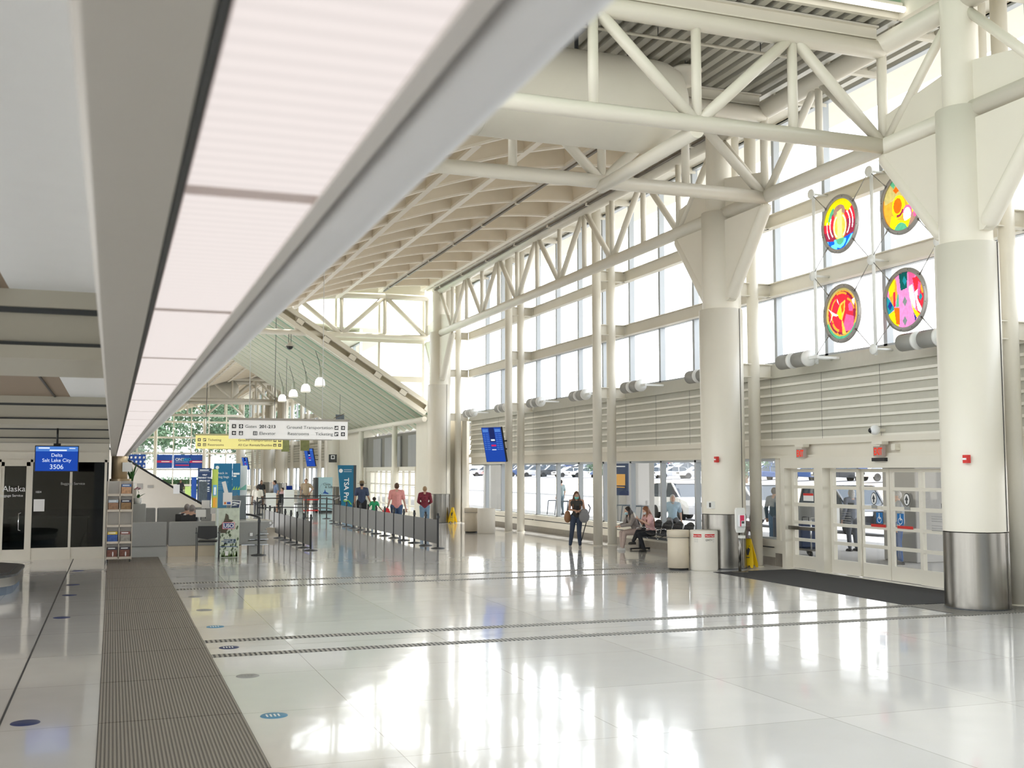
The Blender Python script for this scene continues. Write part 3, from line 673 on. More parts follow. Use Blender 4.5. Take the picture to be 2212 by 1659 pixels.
# coffered vault
def vz(x): return 10.17 - .0316 * (12.9 - x) ** 2 if x < 12.9 else 10.17
DV = .62
xs = [12.92, 12.66, 10.76, 8.9, 7.08, 5.26, 3.44, 1.62, .4]
def vault(y0, y1, n, tagn):
    top = MB(); N = 36
    X = [.4 + (12.98 - .4) * k / N for k in range(N + 1)]
    for a, b in zip(X, X[1:]): top.quad((a, y0, vz(a) + DV), (b, y0, vz(b) + DV), (b, y1, vz(b) + DV), (a, y1, vz(a) + DV))
    vr = sroot(f'ceiling_{tagn}', (6.5, y0, 9)); W(top, vr).build('vault_panel', BEIGE, vr)
    def rib_t(y):
        m = MB(); e = MB()
        for a, b in zip(X, X[1:]):
            for dy in (-.05, .05): m.quad((a, y + dy * 1.0, vz(a)), (b, y + dy, vz(b)), (b, y + dy * 3, vz(b) + DV), (a, y + dy * 3, vz(a) + DV))
            e.bar((a, y, vz(a)), (b, y, vz(b)), .12, .05)
        W(m, vr).build('cross_rib', BEIGE, vr); W(e, vr).build('cross_rib_edge', BEIGE_EDGE, vr)
    ny = int((y1 - y0) / q4)
    for k in range(ny + 1): rib_t(y0 + q4 * k)
    for x in xs:
        m = MB()
        for dx in (-.05, .05): m.quad((x + dx, y0, vz(x)), (x + dx, y1, vz(x)), (x + dx * 3, y1, vz(x) + DV), (x + dx * 3, y0, vz(x) + DV))
        W(m, vr).build('long_rib', BEIGE, vr)
        W(MB().bar((x, y0, vz(x) - .005), (x, y1, vz(x) - .005), .16, .07), vr).build('long_rib_edge', BEIGE_EDGE, vr)
    return vr
vault(21.9 - .25, 46.6, 12, 7); vault(68.9, 94.1, 12, 8); vault(99.6, 132, 12, 9)
srt('trim_42', MB().box(.4, 13.1, 20.9, 21.6, 10.5, 11.2), CREAM2)
# cable tracks slung under the vault
for x, l in ((10.76, 'under the second long rib of the vault'), (12.98, 'beside the window side truss')):
    r = root('light_track', (x, 34, vz(x) - .09), f'thin dark metal track {l}', 'lighting track')
    MB().box(-.035, .035, -12.2, 11.8, -.05, .0).build('rail', mat('track_metal', (.16, .14, .12), .4, .6), r)
    q = MB()
    for k in range(8): q.box(-.06, .06, -11 + 3.1 * k, -10.9 + 3.1 * k, -.06, .03)
    q.build('clip', CREAM2, r)
# flat soffit between side truss and windows
srt('ceiling_10', MB().box(13.42, 14.85, 6.5, 47.7, 10.50, 10.6).box(13.42, 14.85, 69.3, 132, 10.5, 10.6), CREAM2)
sj = MB(); 
for k in range(22): sj.box(13.42, 14.8, 6.5 + q4 * k - .06, 6.5 + q4 * k + .06, 10.32, 10.5)
srt('trim_43', sj, CREAM2)
srt('ceiling_11', MB().box(13.0, 17.8, -9.5, 47.9, 11.35, 11.5).box(13.0, 17.8, 68.9, 132, 11.35, 11.5), CREAM2)      # roof overhang added outside to keep sun off the hall floor
# gap of the far end: wall over the slope
nwin += 1; r = sroot(f'window_{nwin}', (6.5, 47.95, 0)); f = MB(); g = MB()
def slz(x): return 7.84 - .642 * (x - 8.34) + .5
for x in (13.1, 11.05, 9.1, 7.15, 5.2): f.box(x - .05, x + .05, 47.9, 48.02, slz(x), 10.5)
f.box(10.9, 13.1, 47.88, 48.02, 6.2, 6.45); f.box(8.4, 13.1, 47.88, 48.02, 7.95, 8.23); f.box(4.6, 13.1, 47.88, 48.02, 10.1, 10.6)
g.quad((13.1, 47.96, slz(13.1)), (13.1, 47.96, 10.6), (4.6, 47.96, 10.6))
W(f, r).build('window_frame', CREAM, r); W(g, r).build('glass_pane', GLASS, r)
# sloped roof of the link hall
def sz(x): return 7.84 - .642 * (x - 8.34)
sr = sroot('ceiling_12', (9, 58, 6)); p = MB()
p.quad((3.0, 48.1, sz(3.0) + .35), (14.3, 48.1, sz(14.3) + .35), (14.3, 69.3, sz(14.3) + .35), (3.0, 69.3, sz(3.0) + .35))
W(p, sr).build('sloped_panels', GREENP, sr)
k = 0; y = 48.9
while y < 69.2:
    W(MB().bar((3.0, y, sz(3.0) + .2), (14.2, y, sz(14.2) + .2), .11, .16), sr).build('rafter', CREAM2, sr)
    W(MB().bar((3.0, y + .65, sz(3.0) + .3), (14.2, y + .65, sz(14.2) + .3), .05, .06), sr).build('batten', CREAM2, sr)
    y += 1.308
for s_ in (-1, 0, 1): pass
sk = MB(); sk2 = MB()
for kx, (x, yy) in enumerate(((5, 49.6), (7, 50.9), (9, 52.2), (6, 53.5), (8, 54.8), (10.5, 56.1), (5.5, 57.4), (9.5, 58.7), (7.5, 60), (11.5, 61.3), (6.5, 62.6), (10, 63.9))):
    sk.bar((x, yy, sz(x) + .33), (x + 1.7, yy, sz(x + 1.7) + .33), .35, .02)
W(sk, sr).build('glass_strip', mat('green_glass', (.30, .46, .38), .3), sr)
# slotted front rafter
fr = root('slotted_rafter', (10.7, 47.6, 6.3), 'white sloping box beam with long oval slots along the sloped roof edge', 'beam')
R0 = Vector((6.2, 47.55, sz(6.2))); R1 = Vector((13.1, 47.55, sz(13.1)))
dd = (R1 - R0).normalized(); nn = Vector((-dd.z, 0, dd.x)).normalized()
if nn.z < 0: nn = -nn
q = MB(); q.bar(R0 + nn * .42, R1 + nn * .42, .22, .20, up=nn); q.bar(R0 - nn * .0, R1 - nn * .0, .22, .20, up=nn)
L = (R1 - R0).length; n = 6
for k in range(n + 1): 
    c = R0 + dd * (L * k / n); q.bar(c - dd * .16 + nn * .21, c + dd * .16 + nn * .21, .22, .26, up=nn)
W(q, fr).build('box_flanges', CREAM, fr)
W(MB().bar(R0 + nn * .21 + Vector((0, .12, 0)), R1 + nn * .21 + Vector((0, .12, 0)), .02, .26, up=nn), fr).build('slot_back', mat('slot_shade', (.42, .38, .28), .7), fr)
r = root('eave_tube', (13.2, 58, 4.55), 'cream tube beam along the low eave above the distant gray panels', 'beam')
MB().tube((0, -10, 0), (0, 11, 0), .12).build('tube', CREAM, r)
for i, y in enumerate((53.6, 61.45)):
    r = root('eave_post', (13.2, y, 0), f'slim cream post carrying the low eave, {"right" if i == 0 else "left"} one before the gray wall', 'column')
    MB().tube((0, 0, 0), (0, 0, 4.5), .14, n=16).build('shaft', CREAM, r)
srt('wall_link_right', MB().box(14.3, 14.5, 45.8, 50, 0, 4.6).box(14.3, 14.5, 62.8, 69.3, 0, 4.6), CREAM2)
# end walls flanking the slope
srt('wall_pier_far', MB().box(13.4, 14.4, 62.8, 68.9, 0, 4.6), CREAM2)
srt('wall_link_right_2', MB().box(13.45, 14.75, 46.2, 50.4, 0, 4.5), CREAM2)
# distant glazed vestibule
vr = sroot('door_3', (13.5, 56.5, 0)); GP = mat('satin_grey_panel', (.33, .345, .36), .35, .3, noise=.15, nscale=3, stretch=(1, 1, .2))
GP2 = mat('dark_grey_panel', (.20, .195, .17), .5)
v = MB()
for a, b in ((50.6, 52.1), (53.6, 57.0), (57.9, 59.7)): v.box(13.5, 13.6, a, b, 2.42, 3.95)
W(v, vr).build('grey_panel', GP, vr)
W(MB().box(13.56, 13.7, 50.4, 62.8, 2.42, 4.1), vr).build('recess_panel', GP2, vr)
W(MB().box(13.4, 13.6, 50.4, 61, 2.2, 2.42), vr).build('header', CREAM2, vr)
v = MB(); g = MB(); 
for k in range(9):
    y = 50.5 + 1.2 * k; v.box(13.45, 13.55, y, y + .14, 0, 2.2)
for z in (0, .5, 1.0, 1.5, 2.12): v.box(13.47, 13.53, 50.5, 60.2, z, z + (.3 if z == 0 else .07))
W(v, vr).build('door_frame', CREAM2, vr)
g.quad((13.5, 50.5, 0), (13.5, 60.2, 0), (13.5, 60.2, 2.2), (13.5, 50.5, 2.2)); W(g, vr).build('glass_pane', GLASS, vr)
srt('wall_link_back', MB().box(13.5, 13.7, 60.3, 62.8, 0, 2.42), CREAM2)
# far glass end wall
nwin += 1; r = sroot(f'window_{nwin}', (7, 132, 0)); f = MB(); g = MB()
for k in range(8):
    x = .6 + 1.9625 * k; f.box(x - .06, x + .06, 131.9, 132.1, 0, 10.6)
for x in (4.52, 9.9): f.tube((x, 131.6, 0), (x, 131.6, 8.2), .2)
for z in (.5, 2.3, 4.15, 5.95, 7.75): f.box(.4, 14.7, 131.85, 132.1, z, z + .22)
g.quad((.4, 132, 0), (14.7, 132, 0), (14.7, 132, 10.6), (.4, 132, 10.6))
W(f, r).build('window_frame', CREAM, r); W(g, r).build('glass_pane', GLASS, r)
# ================================================================ people
SK = {'light': mat('skin_light', (0.66, 0.42, 0.32), 0.55), 'tan': mat('skin_tan', (0.48, 0.28, 0.19), 0.55), 'dark': mat('skin_dark', (0.20, 0.11, 0.07), 0.5)}
def cloth(n, c, noise=.12, ns=18): return mat('cloth_' + n, c, 0.85, noise=noise, nscale=ns)
HAIR = {k: mat('hair_' + k, c, 0.5, noise=.35, nscale=30) for k, c in dict(dark=(.018, .012, .009), brown=(.10, .045, .02), auburn=(.20, .075, .03), blond=(.38, .25, .13), grey=(.28, .25, .24), silver=(.50, .49, .48)).items()}
def V(*a): return Vector(a)
def stand_pose():
    return dict(hip=V(0, 0, .95), waist=V(0, 0, 1.08), chest=V(0, .0, 1.27), neck=V(0, -.01, 1.44), head=V(0, .015, 1.575),
                shL=V(-.175, 0, 1.39), shR=V(.175, 0, 1.39), elL=V(-.24, -.03, 1.12), elR=V(.24, -.03, 1.12), wrL=V(-.26, .05, .88), wrR=V(.26, .05, .88),
                hL=V(-.09, 0, .92), hR=V(.09, 0, .92), knL=V(-.10, .02, .50), knR=V(.10, .02, .50), anL=V(-.11, -.03, .085), anR=V(.11, -.03, .085))
def sit_pose(lean=.0, seat=.46):
    s = stand_pose(); dz = seat + .10 - .95
    for k in ('hip', 'waist', 'chest', 'neck', 'head', 'shL', 'shR', 'elL', 'elR', 'wrL', 'wrR', 'hL', 'hR'): s[k] = s[k] + V(0, 0, dz)
    P0 = s['hip'].copy(); R = Matrix.Rotation(-lean, 3, 'X')
    for k in ('waist', 'chest', 'neck', 'head', 'shL', 'shR', 'elL', 'elR', 'wrL', 'wrR'): s[k] = P0 + R @ (s[k] - P0)
    for q, x in (('L', -.11), ('R', .11)): s['kn' + q] = V(x, .44, seat + .03); s['an' + q] = V(x, .42, .085)
    return s
def hand(b, wr, el, s=1.0, curl=.5, inward=None):
    d = (wr - el).normalized(); side = d.orthogonal().normalized() if inward is None else inward.normalized()
    side = (side - d * side.dot(d)).normalized(); nrm = d.cross(side)
    b.ell(wr + d * .045 * s, (.040 * s, .016 * s, .05 * s), rot=Matrix((side, nrm, d)).transposed())
    for i, (off, L) in enumerate(((-.030, .060), (-.010, .072), (.010, .068), (.030, .055))):
        p = wr + d * .085 * s + side * off * s; q = p + d * L * .5 * s; t = q + (d * (1 - curl) + nrm * curl).normalized() * L * .5 * s
        b.cap(p, .0095 * s, q, .009 * s, 8); b.cap(q, .009 * s, t, .008 * s, 8)
    p = wr + d * .03 * s - side * .03 * s; b.cap(p, .012 * s, p + (d * .6 - side * .8 + nrm * .3).normalized() * .055 * s, .0095 * s, 8)
def person(label, loc, rz, pose, h=1.70, skin='light', shirt=None, sleeve='short', pants=None, legs='long', hair='dark', hairstyle='short', mask=None, shoes=None, group=None, vox=.010, female=False, extra=None, hat=None, big=1.0, skirt=False, lookdown=0.0):
    r = root('person', loc, label, 'person', group, rz); k = h / 1.70
    J = {a: b * k for a, b in pose.items()}
    hw = .95 if female else 1.0
    b = MB()
    # trunk
    b.cap(J['hL'] * 1.0, .095 * k * big, J['hR'], .095 * k * big); b.ell(J['hip'], (.155 * k * big, .11 * k * big, .11 * k))
    b.cap(J['hip'], .115 * k * big, J['waist'], (.10 if female else .115) * k * big); b.cap(J['waist'], (.10 if female else .115) * k * big, J['chest'], .125 * k * big)
    b.cap(J['chest'] + (J['shL'] - J['chest']) * .5, .10 * k, J['chest'] + (J['shR'] - J['chest']) * .5, .10 * k); b.cap(J['chest'], .12 * k, J['neck'] - (J['neck'] - J['chest']) * .35, .09 * k)
    b.cap(J['shL'], .055 * k * hw, J['neck'], .055 * k); b.cap(J['shR'], .055 * k * hw, J['neck'], .055 * k)
    b.cap(J['neck'] - V(0, 0, .02), .052 * k * hw, J['head'] - V(0, .01, .05) * k, .05 * k * hw)
    hd = J['head']; hr = Matrix.Rotation(-lookdown, 3, 'X')
    b.ell(hd, (.072 * k, .092 * k, .108 * k), rot=hr, n=20, m=14); b.ell(hd + hr @ V(0, .03, -.055) * k, (.052 * k, .055 * k, .055 * k), rot=hr)
    b.cap(hd + hr @ V(0, .088, .012) * k, .010 * k, hd + hr @ V(0, .108, -.022) * k, .014 * k, 8)
    for s_ in (-1, 1): b.ell(hd + hr @ V(s_ * .074, -.005, -.005) * k, (.012 * k, .02 * k, .03 * k), rot=hr)
    for q in 'LR':
        b.cap(J['sh' + q], .050 * k * hw * big, J['el' + q], .038 * k * hw); b.cap(J['el' + q], .037 * k * hw, J['wr' + q], .025 * k * hw)
        hand(b, J['wr' + q], J['el' + q], k, inward=V(1 if q == 'L' else -1, .3, .2))
        b.cap(J['h' + q], .088 * k * big, J['kn' + q], .055 * k * hw); b.cap(J['kn' + q], .056 * k * hw, J['kn' + q] * .55 + J['an' + q] * .45, .052 * k); b.cap(J['kn' + q] * .55 + J['an' + q] * .45, .052 * k, J['an' + q], .036 * k)
        f = J['an' + q]; b.cap(f + V(0, -.03, -.045) * k, .032 * k, f + V(0, .12, -.055) * k, .028 * k)
    b.build('body', SK[skin], r, remesh=vox)
    g = .014 * k
    if shirt is not None:
        c = MB(); 
        c.cap(J['hip'] + V(0, 0, .03), (.125 * big) * k + g, J['waist'], (.105 if female else .12) * k * big + g); c.ell(J['hip'] + V(0, 0, .03), (.165 * k * big, .12 * k * big, .09 * k))
        c.cap(J['waist'], (.105 if female else .12) * k * big + g, J['chest'], .128 * k * big + g)
        c.cap(J['chest'] + (J['shL'] - J['chest']) * .5, .10 * k + g, J['chest'] + (J['shR'] - J['chest']) * .5, .10 * k + g)
        if sleeve != 'tank': c.cap(J['shL'], .058 * k + g, J['neck'] + (J['shL'] - J['neck']) * .35, .06 * k + g * .3); c.cap(J['shR'], .058 * k + g, J['neck'] + (J['shR'] - J['neck']) * .35, .06 * k + g * .3)
        for q in 'LR':
            if sleeve == 'short': c.cap(J['sh' + q], .056 * k * big + g, J['sh' + q].lerp(J['el' + q], .72), .052 * k + g)
            if sleeve == 'long': c.cap(J['sh' + q], .054 * k * big + g, J['el' + q], .042 * k + g); c.cap(J['el' + q], .042 * k + g, J['wr' + q], .030 * k + g)
        c.build('shirt', shirt, r, remesh=vox * 1.15)
    if pants is not None:
        c = MB(); c.cap(J['hL'], .098 * k * big + g * .6, J['hR'], .098 * k * big + g * .6); c.ell(J['hip'] - V(0, 0, .01), (.165 * k * big, .12 * k * big, .10 * k))
        for q in 'LR':
            if legs == 'long': c.cap(J['h' + q], .092 * k * big + g * .7, J['kn' + q], .062 * k + g * .6); c.cap(J['kn' + q], .062 * k + g * .6, J['kn' + q].lerp(J['an' + q], .5), .056 * k + g * .5); c.cap(J['kn' + q].lerp(J['an' + q], .5), .056 * k + g * .5, J['an' + q] + V(0, 0, .02), .044 * k + g * .4)
            else: c.cap(J['h' + q], .095 * k * big + g, J['kn' + q] + V(0, 0, .02), .072 * k + g)
        c.build('trousers' if legs == 'long' else 'shorts', pants, r, remesh=vox * 1.15)
    c = MB()
    for q in 'LR':
        f = J['an' + q]; c.cap(f + V(0, -.035, -.04) * k, .042 * k, f + V(0, .115, -.05) * k, .036 * k); c.box(f.x - .042 * k, f.x + .042 * k, f.y - .075 * k, f.y + .15 * k, f.z - .085 * k, f.z - .06 * k)
    c.build('shoe', shoes or mat('shoe_dark', (.03, .03, .03), .6), r, remesh=vox * 1.1)
    # hair
    c = MB(); hm = HAIR[hair]
    c.ell(hd + hr @ V(0, -.02, .022) * k, (.083 * k, .098 * k, .104 * k), rot=hr, n=20, m=14)
    if hairstyle == 'long':
        for s_ in (-1, 1): c.cap(hd + hr @ V(s_ * .06, -.02, .0) * k, .04 * k, J['neck'] + V(s_ * .09, .04, -.02) * k, .045 * k); c.cap(J['neck'] + V(s_ * .09, .04, -.02) * k, .045 * k, J['chest'] + V(s_ * .11, .10, -.08) * k, .03 * k)
        c.cap(hd + V(0, -.05, 0) * k, .075 * k, J['chest'] + V(0, -.13, .02) * k, .06 * k); c.cap(J['chest'] + V(0, -.13, .02) * k, .06 * k, J['waist'] + V(0, -.13, .03) * k, .03 * k)
    if hairstyle == 'bob': c.cap(hd + V(0, -.03, -.02) * k, .088 * k, hd + V(0, -.03, -.1) * k, .08 * k)
    if hairstyle == 'bun': c.ell(hd + V(0, -.10, .05) * k, (.04 * k, .04 * k, .04 * k))
    if hairstyle == 'curly': c.ell(hd + V(0, -.01, .03) * k, (.115 * k, .115 * k, .115 * k))
    # keep the face clear: the hair sits behind the forehead line
    c.build('hair', hm, r, remesh=vox * .9)
    if mask is not None:
        c = MB(); c.ell(hd + hr @ V(0, .055, -.048) * k, (.062 * k, .062 * k, .052 * k), rot=hr, n=18, m=12); c.build('face_mask', mask, r)
        c = MB()
        for s_ in (-1, 1): c.path([hd + hr @ V(s_ * .055, .06, -.03) * k, hd + hr @ V(s_ * .08, .0, .0) * k], .0025 * k, 6)
        c.build('mask_strap', WPRINT, r)
    c = MB()
    for s_ in (-1, 1): c.ell(hd + hr @ V(s_ * .028, .086, .014) * k, (.011 * k, .006 * k, .006 * k))
    c.build('eyes', INK, r)
    if mask is None:
        MB().ell(hd + hr @ V(0, .088, -.052) * k, (.022 * k, .007 * k, .006 * k)).build('mouth', mat('lips', (.45, .14, .12), .5), r)
    if hat is not None:
        c = MB(); c.lathe(hd + V(0, -.01, .05) * k, [(.19 * k, -.01), (.17 * k, .0), (.09 * k, .01), (.085 * k, .09), (.001, .11)], 22); c.build('hat', hat, r)
    if extra: extra(r, J, k)
    return r

# standing woman with phone, bags
WS = stand_pose()
WS.update(elL=V(-.23, .02, 1.14), wrL=V(-.06, .22, 1.10), elR=V(.22, .02, 1.14), wrR=V(.05, .24, 1.12), head=V(0, .05, 1.56), neck=V(0, 0, 1.43), anL=V(-.10, -.02, .085), anR=V(.19, .0, .085), knR=V(.14, .05, .5), knL=V(-.07, .04, .5))
def w_extra(r, J, k):
    MB().obox((-.01, .36, 1.16), (.075, .012, .15), rx=-.5).build('phone', BLACK, r)
    # in this pose the figure faces +y; picture left is its right side
person('standing woman in dark tank top and navy leggings with teal mask', (12.62, 29.35, 0), radians(160), WS, 1.64, 'tan', cloth('charcoal', (.045, .043, .04)), 'tank', cloth('navy_denim', (.035, .05, .085)), 'long', 'brown', 'long', mask=mat('teal_mask', (.20, .62, .58), .7), shoes=mat('shoe_grey', (.30, .29, .28), .6), vox=.0075, female=True, extra=w_extra, lookdown=.35)
# her bags stay things of their own
def bag(name, label, loc, rz, size, m, strap=None, cat='bag'):
    r = root(name, loc, label, cat, rz=rz); b = MB(); b.ell((0, 0, -.03), (size[0] / 2, size[1] / 2, size[2] / 2 - .03), n=18, m=12); b.ell((0, 0, size[2] * .2), (size[0] * .38, size[1] * .42, size[2] * .28))
    b.build('bag_body', m, r, remesh=.012)
    if strap: MB().path([Vector(p) for p in strap], .014, 8).build('strap', BLACK, r)
    return r
bag('shoulder_bag', 'tan brown leather handbag hanging at the standing woman\'s hip', (12.36, 29.40, .90), radians(20), (.24, .16, .36), mat('tan_leather', (.30, .15, .07), .5), [(0, 0, .16), (.06, .0, .36), (.10, .02, .48)])
bag('backpack', 'grey drawstring backpack held before the standing woman with a long black strap', (12.78, 29.16, .93), radians(20), (.40, .16, .42), cloth('grey_bag', (.22, .22, .23)), [(.16, 0, .32), (.22, -.02, .22), (-.02, 0, -.45), (-.12, .0, -.72)])

# seated women on the bench: they face the hall (-x); rz=+90deg turns +y into -x
A = sit_pose(lean=.45); A.update(elL=V(-.20, .30, .74), wrL=V(-.08, .52, .70), elR=V(.20, .30, .74), wrR=V(.08, .52, .69), anL=V(-.10, .50, .085), anR=V(.12, .42, .085))
A['neck'] = A['neck'] + V(0, .0, -.0)
person('seated woman in grey cardigan and pale plaid trousers leaning forward, long black hair', (13.90, 28.05, 0), radians(90), A, 1.66, 'light', cloth('grey_cardigan', (.30, .27, .26), .2), 'long', cloth('plaid_beige', (.50, .40, .36), .25, 40), 'long', 'dark', 'long', mask=mat('pale_blue_mask', (.45, .68, .75), .7), shoes=mat('shoe_white', (.75, .75, .74), .6), vox=.0085, female=True, lookdown=.3)
B = sit_pose(lean=.25); B.update(elL=V(-.21, .18, .78), wrL=V(-.05, .38, .90), elR=V(.21, .18, .78), wrR=V(.05, .38, .92), knR=V(.02, .42, .56), anR=V(-.10, .62, .30), anL=V(-.12, .30, .085))
def b_extra(r, J, k): MB().obox((0, .50, 1.0), (.08, .012, .15), rx=-.4).build('phone', PAPER, r)
person('seated woman in pink tee and black trousers with long auburn hair reading her phone', (14.02, 27.40, 0), radians(90), B, 1.64, 'light', cloth('pink_tee', (.70, .42, .42)), 'short', cloth('black_trousers', (.02, .022, .028)), 'long', 'auburn', 'long', mask=mat('white_mask', (.75, .78, .8), .7), vox=.0085, female=True, extra=b_extra, lookdown=.55)
# bench with bucket seats
SEATM = mat('black_mesh_seat', (.025, .027, .03), .45)
def bench(y0, n, label, x=14.02):
    r = root('beam_bench', (x, y0, 0), label, 'bench'); 
    L = n * .60; MB().box(-.03, .03, -L, .1, .34, .40).build('beam', DARK, r)
    for yy in (-.25, -L + .35):
        m = MB(); m.box(-.03, .03, yy - .03, yy + .03, .03, .34); m.box(-.30, .30, yy - .035, yy + .035, .02, .06); m.ell((-.28, yy, .015), (.03, .03, .015)); m.ell((.28, yy, .015), (.03, .03, .015)); m.build('leg', BLACK, r)
    for i in range(n):
        y = -i * .60 - .2; m = MB()
        N = 12
        for a in range(N):
            for c in range(8):
                def pt(u, v):
                    t = u / N * 2 - 1; s_ = v / 8
                    if s_ < .5: px, pz = -.24 + .46 * s_ / .5, .44 + .03 * (1 - s_ / .5)
                    else: q = (s_ - .5) / .5; px, pz = .22 + .12 * q, .44 + .42 * q
                    return (px - .03 * t * t, y + .26 * t * (1 - .15 * max(0, s_ - .75) * 4 * abs(t)), pz + .05 * t * t * (1 if s_ < .5 else .2) - (.10 * t * t if v == 8 else 0))
                m.quad(pt(a, c), pt(a + 1, c), pt(a + 1, c + 1), pt(a, c + 1))
        m.sm = [True] * len(m.sm)
        o = m.build('bucket_seat', SEATM, r); sd = o.modifiers.new('thick', 'SOLIDIFY'); sd.thickness = .018
        MB().path([V(-.2, y - .24, .40), V(-.2, y - .24, .62), V(.05, y - .24, .64), V(.25, y - .24, .55)], .011).path([V(-.05, y, .36), V(.18, y, .44)], .014).build('armrest', CHROME, r)
    return r
bench(28.35, 5, 'black beam bench of bucket seats with the two seated women on it')
bench(24.1, 2, 'black bucket-seat bench partly hidden behind the bins column', 13.95)
# person behind the slim column
Cq = sit_pose(lean=.5)
person('seated person in striped shirt half hidden behind the slim column near the swing door', (14.18, 22.95, 0), radians(150), Cq, 1.7, 'tan', mat('striped_shirt', (.42, .33, .36), .8, noise=.5, nscale=30, stretch=(.2, .2, 3)), 'short', cloth('jeans_dark', (.04, .05, .08)), hair='dark', vox=.011, female=True)
r = root('folding_stool', (14.18, 22.95, 0), 'small dark stool under the striped-shirt person behind the slim column', 'stool')
MB().box(-.2, .2, -.2, .2, .40, .44).build('seat', DARK, r)
for sx in (-1, 1):
    for sy in (-1, 1): MB().tube((sx * .18, sy * .18, 0), (sx * .17, sy * .17, .41), .012).build('leg', DARK, r)
# pedestrians by the barrier row
MP = stand_pose(); MP.update(wrL=V(-.30, .0, .86), wrR=V(.30, .0, .86))
person('man seen from behind in salmon pink shirt with red bag walking by the barriers', (9.35, 37.6, 0), radians(-12), MP, 1.80, 'light', cloth('salmon', (.80, .36, .34)), 'short', cloth('jeans_blue', (.06, .11, .22)), hair='brown', vox=.011, big=1.18)
bag('shopping_bag', 'bright red bag carried low beside the man in salmon shirt', (8.98, 37.6, .80), 0, (.30, .18, .28), mat('bright_red_cloth', (.75, .02, .03), .6), [(0, 0, .1), (.06, 0, .2)])
HP = stand_pose(); HP.update(wrR=V(.34, .08, .90), knL=V(-.10, .10, .5), anL=V(-.1, .12, .10), anR=V(.1, -.2, .12))
person('man seen from behind in navy tee, dark shorts and brown wide-brimmed hat', (9.45, 43.8, 0), radians(-10), HP, 1.80, 'tan', cloth('navy_tee', (.05, .07, .13)), 'short', cloth('black_shorts', (.02, .02, .025)), 'short', 'dark', vox=.012, hat=mat('brown_hat', (.20, .14, .07), .8), big=1.1)
KP = stand_pose(); KP.update(wrL=V(-.40, .02, 1.05), elL=V(-.28, 0, 1.15), wrR=V(.42, .05, .98), elR=V(.27, .0, 1.15))
person('small child in green tee with curly dark hair holding the hat man\'s hand', (9.92, 43.6, 0), radians(-10), KP, 1.16, 'dark', cloth('green_tee', (.03, .38, .16)), 'short', cloth('blue_shorts', (.05, .14, .28)), hair='dark', hairstyle='curly', vox=.010)
RP = stand_pose(); RP.update(wrL=V(-.10, .22, 1.0), wrR=V(.10, .22, 1.0))
person('woman seen from behind in maroon floral blouse and light jeans by the far column', (10.75, 39.0, 0), radians(-15), RP, 1.66, 'light', mat('maroon_floral', (.22, .03, .05), .8, noise=.9, nscale=22), 'long', cloth('light_jeans', (.22, .36, .52)), hair='blond', hairstyle='bun', vox=.011, female=True, big=1.1)
# people by the kiosks
person('traveller in tan shirt with crossed backpack straps facing the kiosks, hand on hip', (9.55, 58, 0), radians(170), {**stand_pose(), 'elL': V(-.34, 0, 1.2), 'wrL': V(-.2, .1, 1.0)}, 1.82, 'tan', cloth('tan_shirt', (.42, .32, .22)), 'short', cloth('brown_pants', (.20, .15, .11)), hair='brown', vox=.013, big=1.2)
person('traveller in blue top with brown overshirt bending at the kiosk', (8.15, 59, 0), radians(100), {**stand_pose(), 'head': V(0, .1, 1.55)}, 1.76, 'tan', cloth('blue_brown', (.16, .22, .34)), 'short', cloth('tan_trousers', (.36, .26, .18)), 'short', 'dark', vox=.013)
person('seated person in white shirt with black headset seen from behind near the check-in stands', (6.9, 56.6, 0), radians(-5), sit_pose(.1, .62), 1.75, 'dark', cloth('white_shirt', (.70, .66, .60)), 'short', cloth('grey_pants', (.15, .15, .16)), hair='dark', vox=.013, big=1.25)
r = root('task_stool', (6.9, 56.6, 0), 'stool under the white-shirted person near the check-in stands', 'stool'); MB().tube((0, 0, .02), (0, 0, .6), .04).build('post', BLACK, r); MB().lathe((0, 0, 0), [(.001, .66), (.24, .66), (.24, .6), (.001, .6)], 20).build('seat', BLACK, r); MB().lathe((0, 0, 0), [(.001, .04), (.28, .03), (.28, 0), (.001, 0)], 20).build('base', BLACK, r)
person('seated person with pinkish top and dark cap beyond the belt barriers', (8.95, 62, 0), radians(120), sit_pose(.1, .5), 1.65, 'light', cloth('pinkish', (.55, .35, .36)), 'short', cloth('black_pants2', (.03, .03, .035)), hair='dark', vox=.014)
r = root('transport_chair', (8.95, 62, 0), 'dark wheeled chair under the person in pinkish top', 'chair'); MB().box(-.25, .25, -.25, .25, .44, .5).build('seat', BLACK, r); MB().box(-.25, .25, -.3, -.26, .5, .95).build('backrest', BLACK, r)
for sx in (-.27, .27): MB().lathe((sx, -.1, .3), [(.28, -.02), (.3, 0), (.28, .02)], 20, 'X').build('wheel', BLACK, r)
person('distant person in white top at the left of the check-in queue', (7.0, 64, 0), radians(60), stand_pose(), 1.66, 'tan', cloth('white_top', (.65, .6, .58)), 'short', cloth('black_p3', (.03, .03, .035)), hair='dark', hairstyle='bob', vox=.016)
person('distant person in black top beside the one in white at the check-in queue', (8.25, 66, 0), radians(200), stand_pose(), 1.68, 'tan', cloth('black_top', (.03, .03, .035)), 'short', cloth('black_p4', (.03, .03, .04)), hair='brown', hairstyle='bob', vox=.016)
person('distant person with dark hair sitting low behind the stair rail, left one', (4.7, 84, 0), radians(180), stand_pose(), 1.6, 'tan', cloth('dark_top5', (.05, .05, .06)), 'short', cloth('black_p5', (.03, .03, .04)), hair='dark', hairstyle='bob', vox=.02)
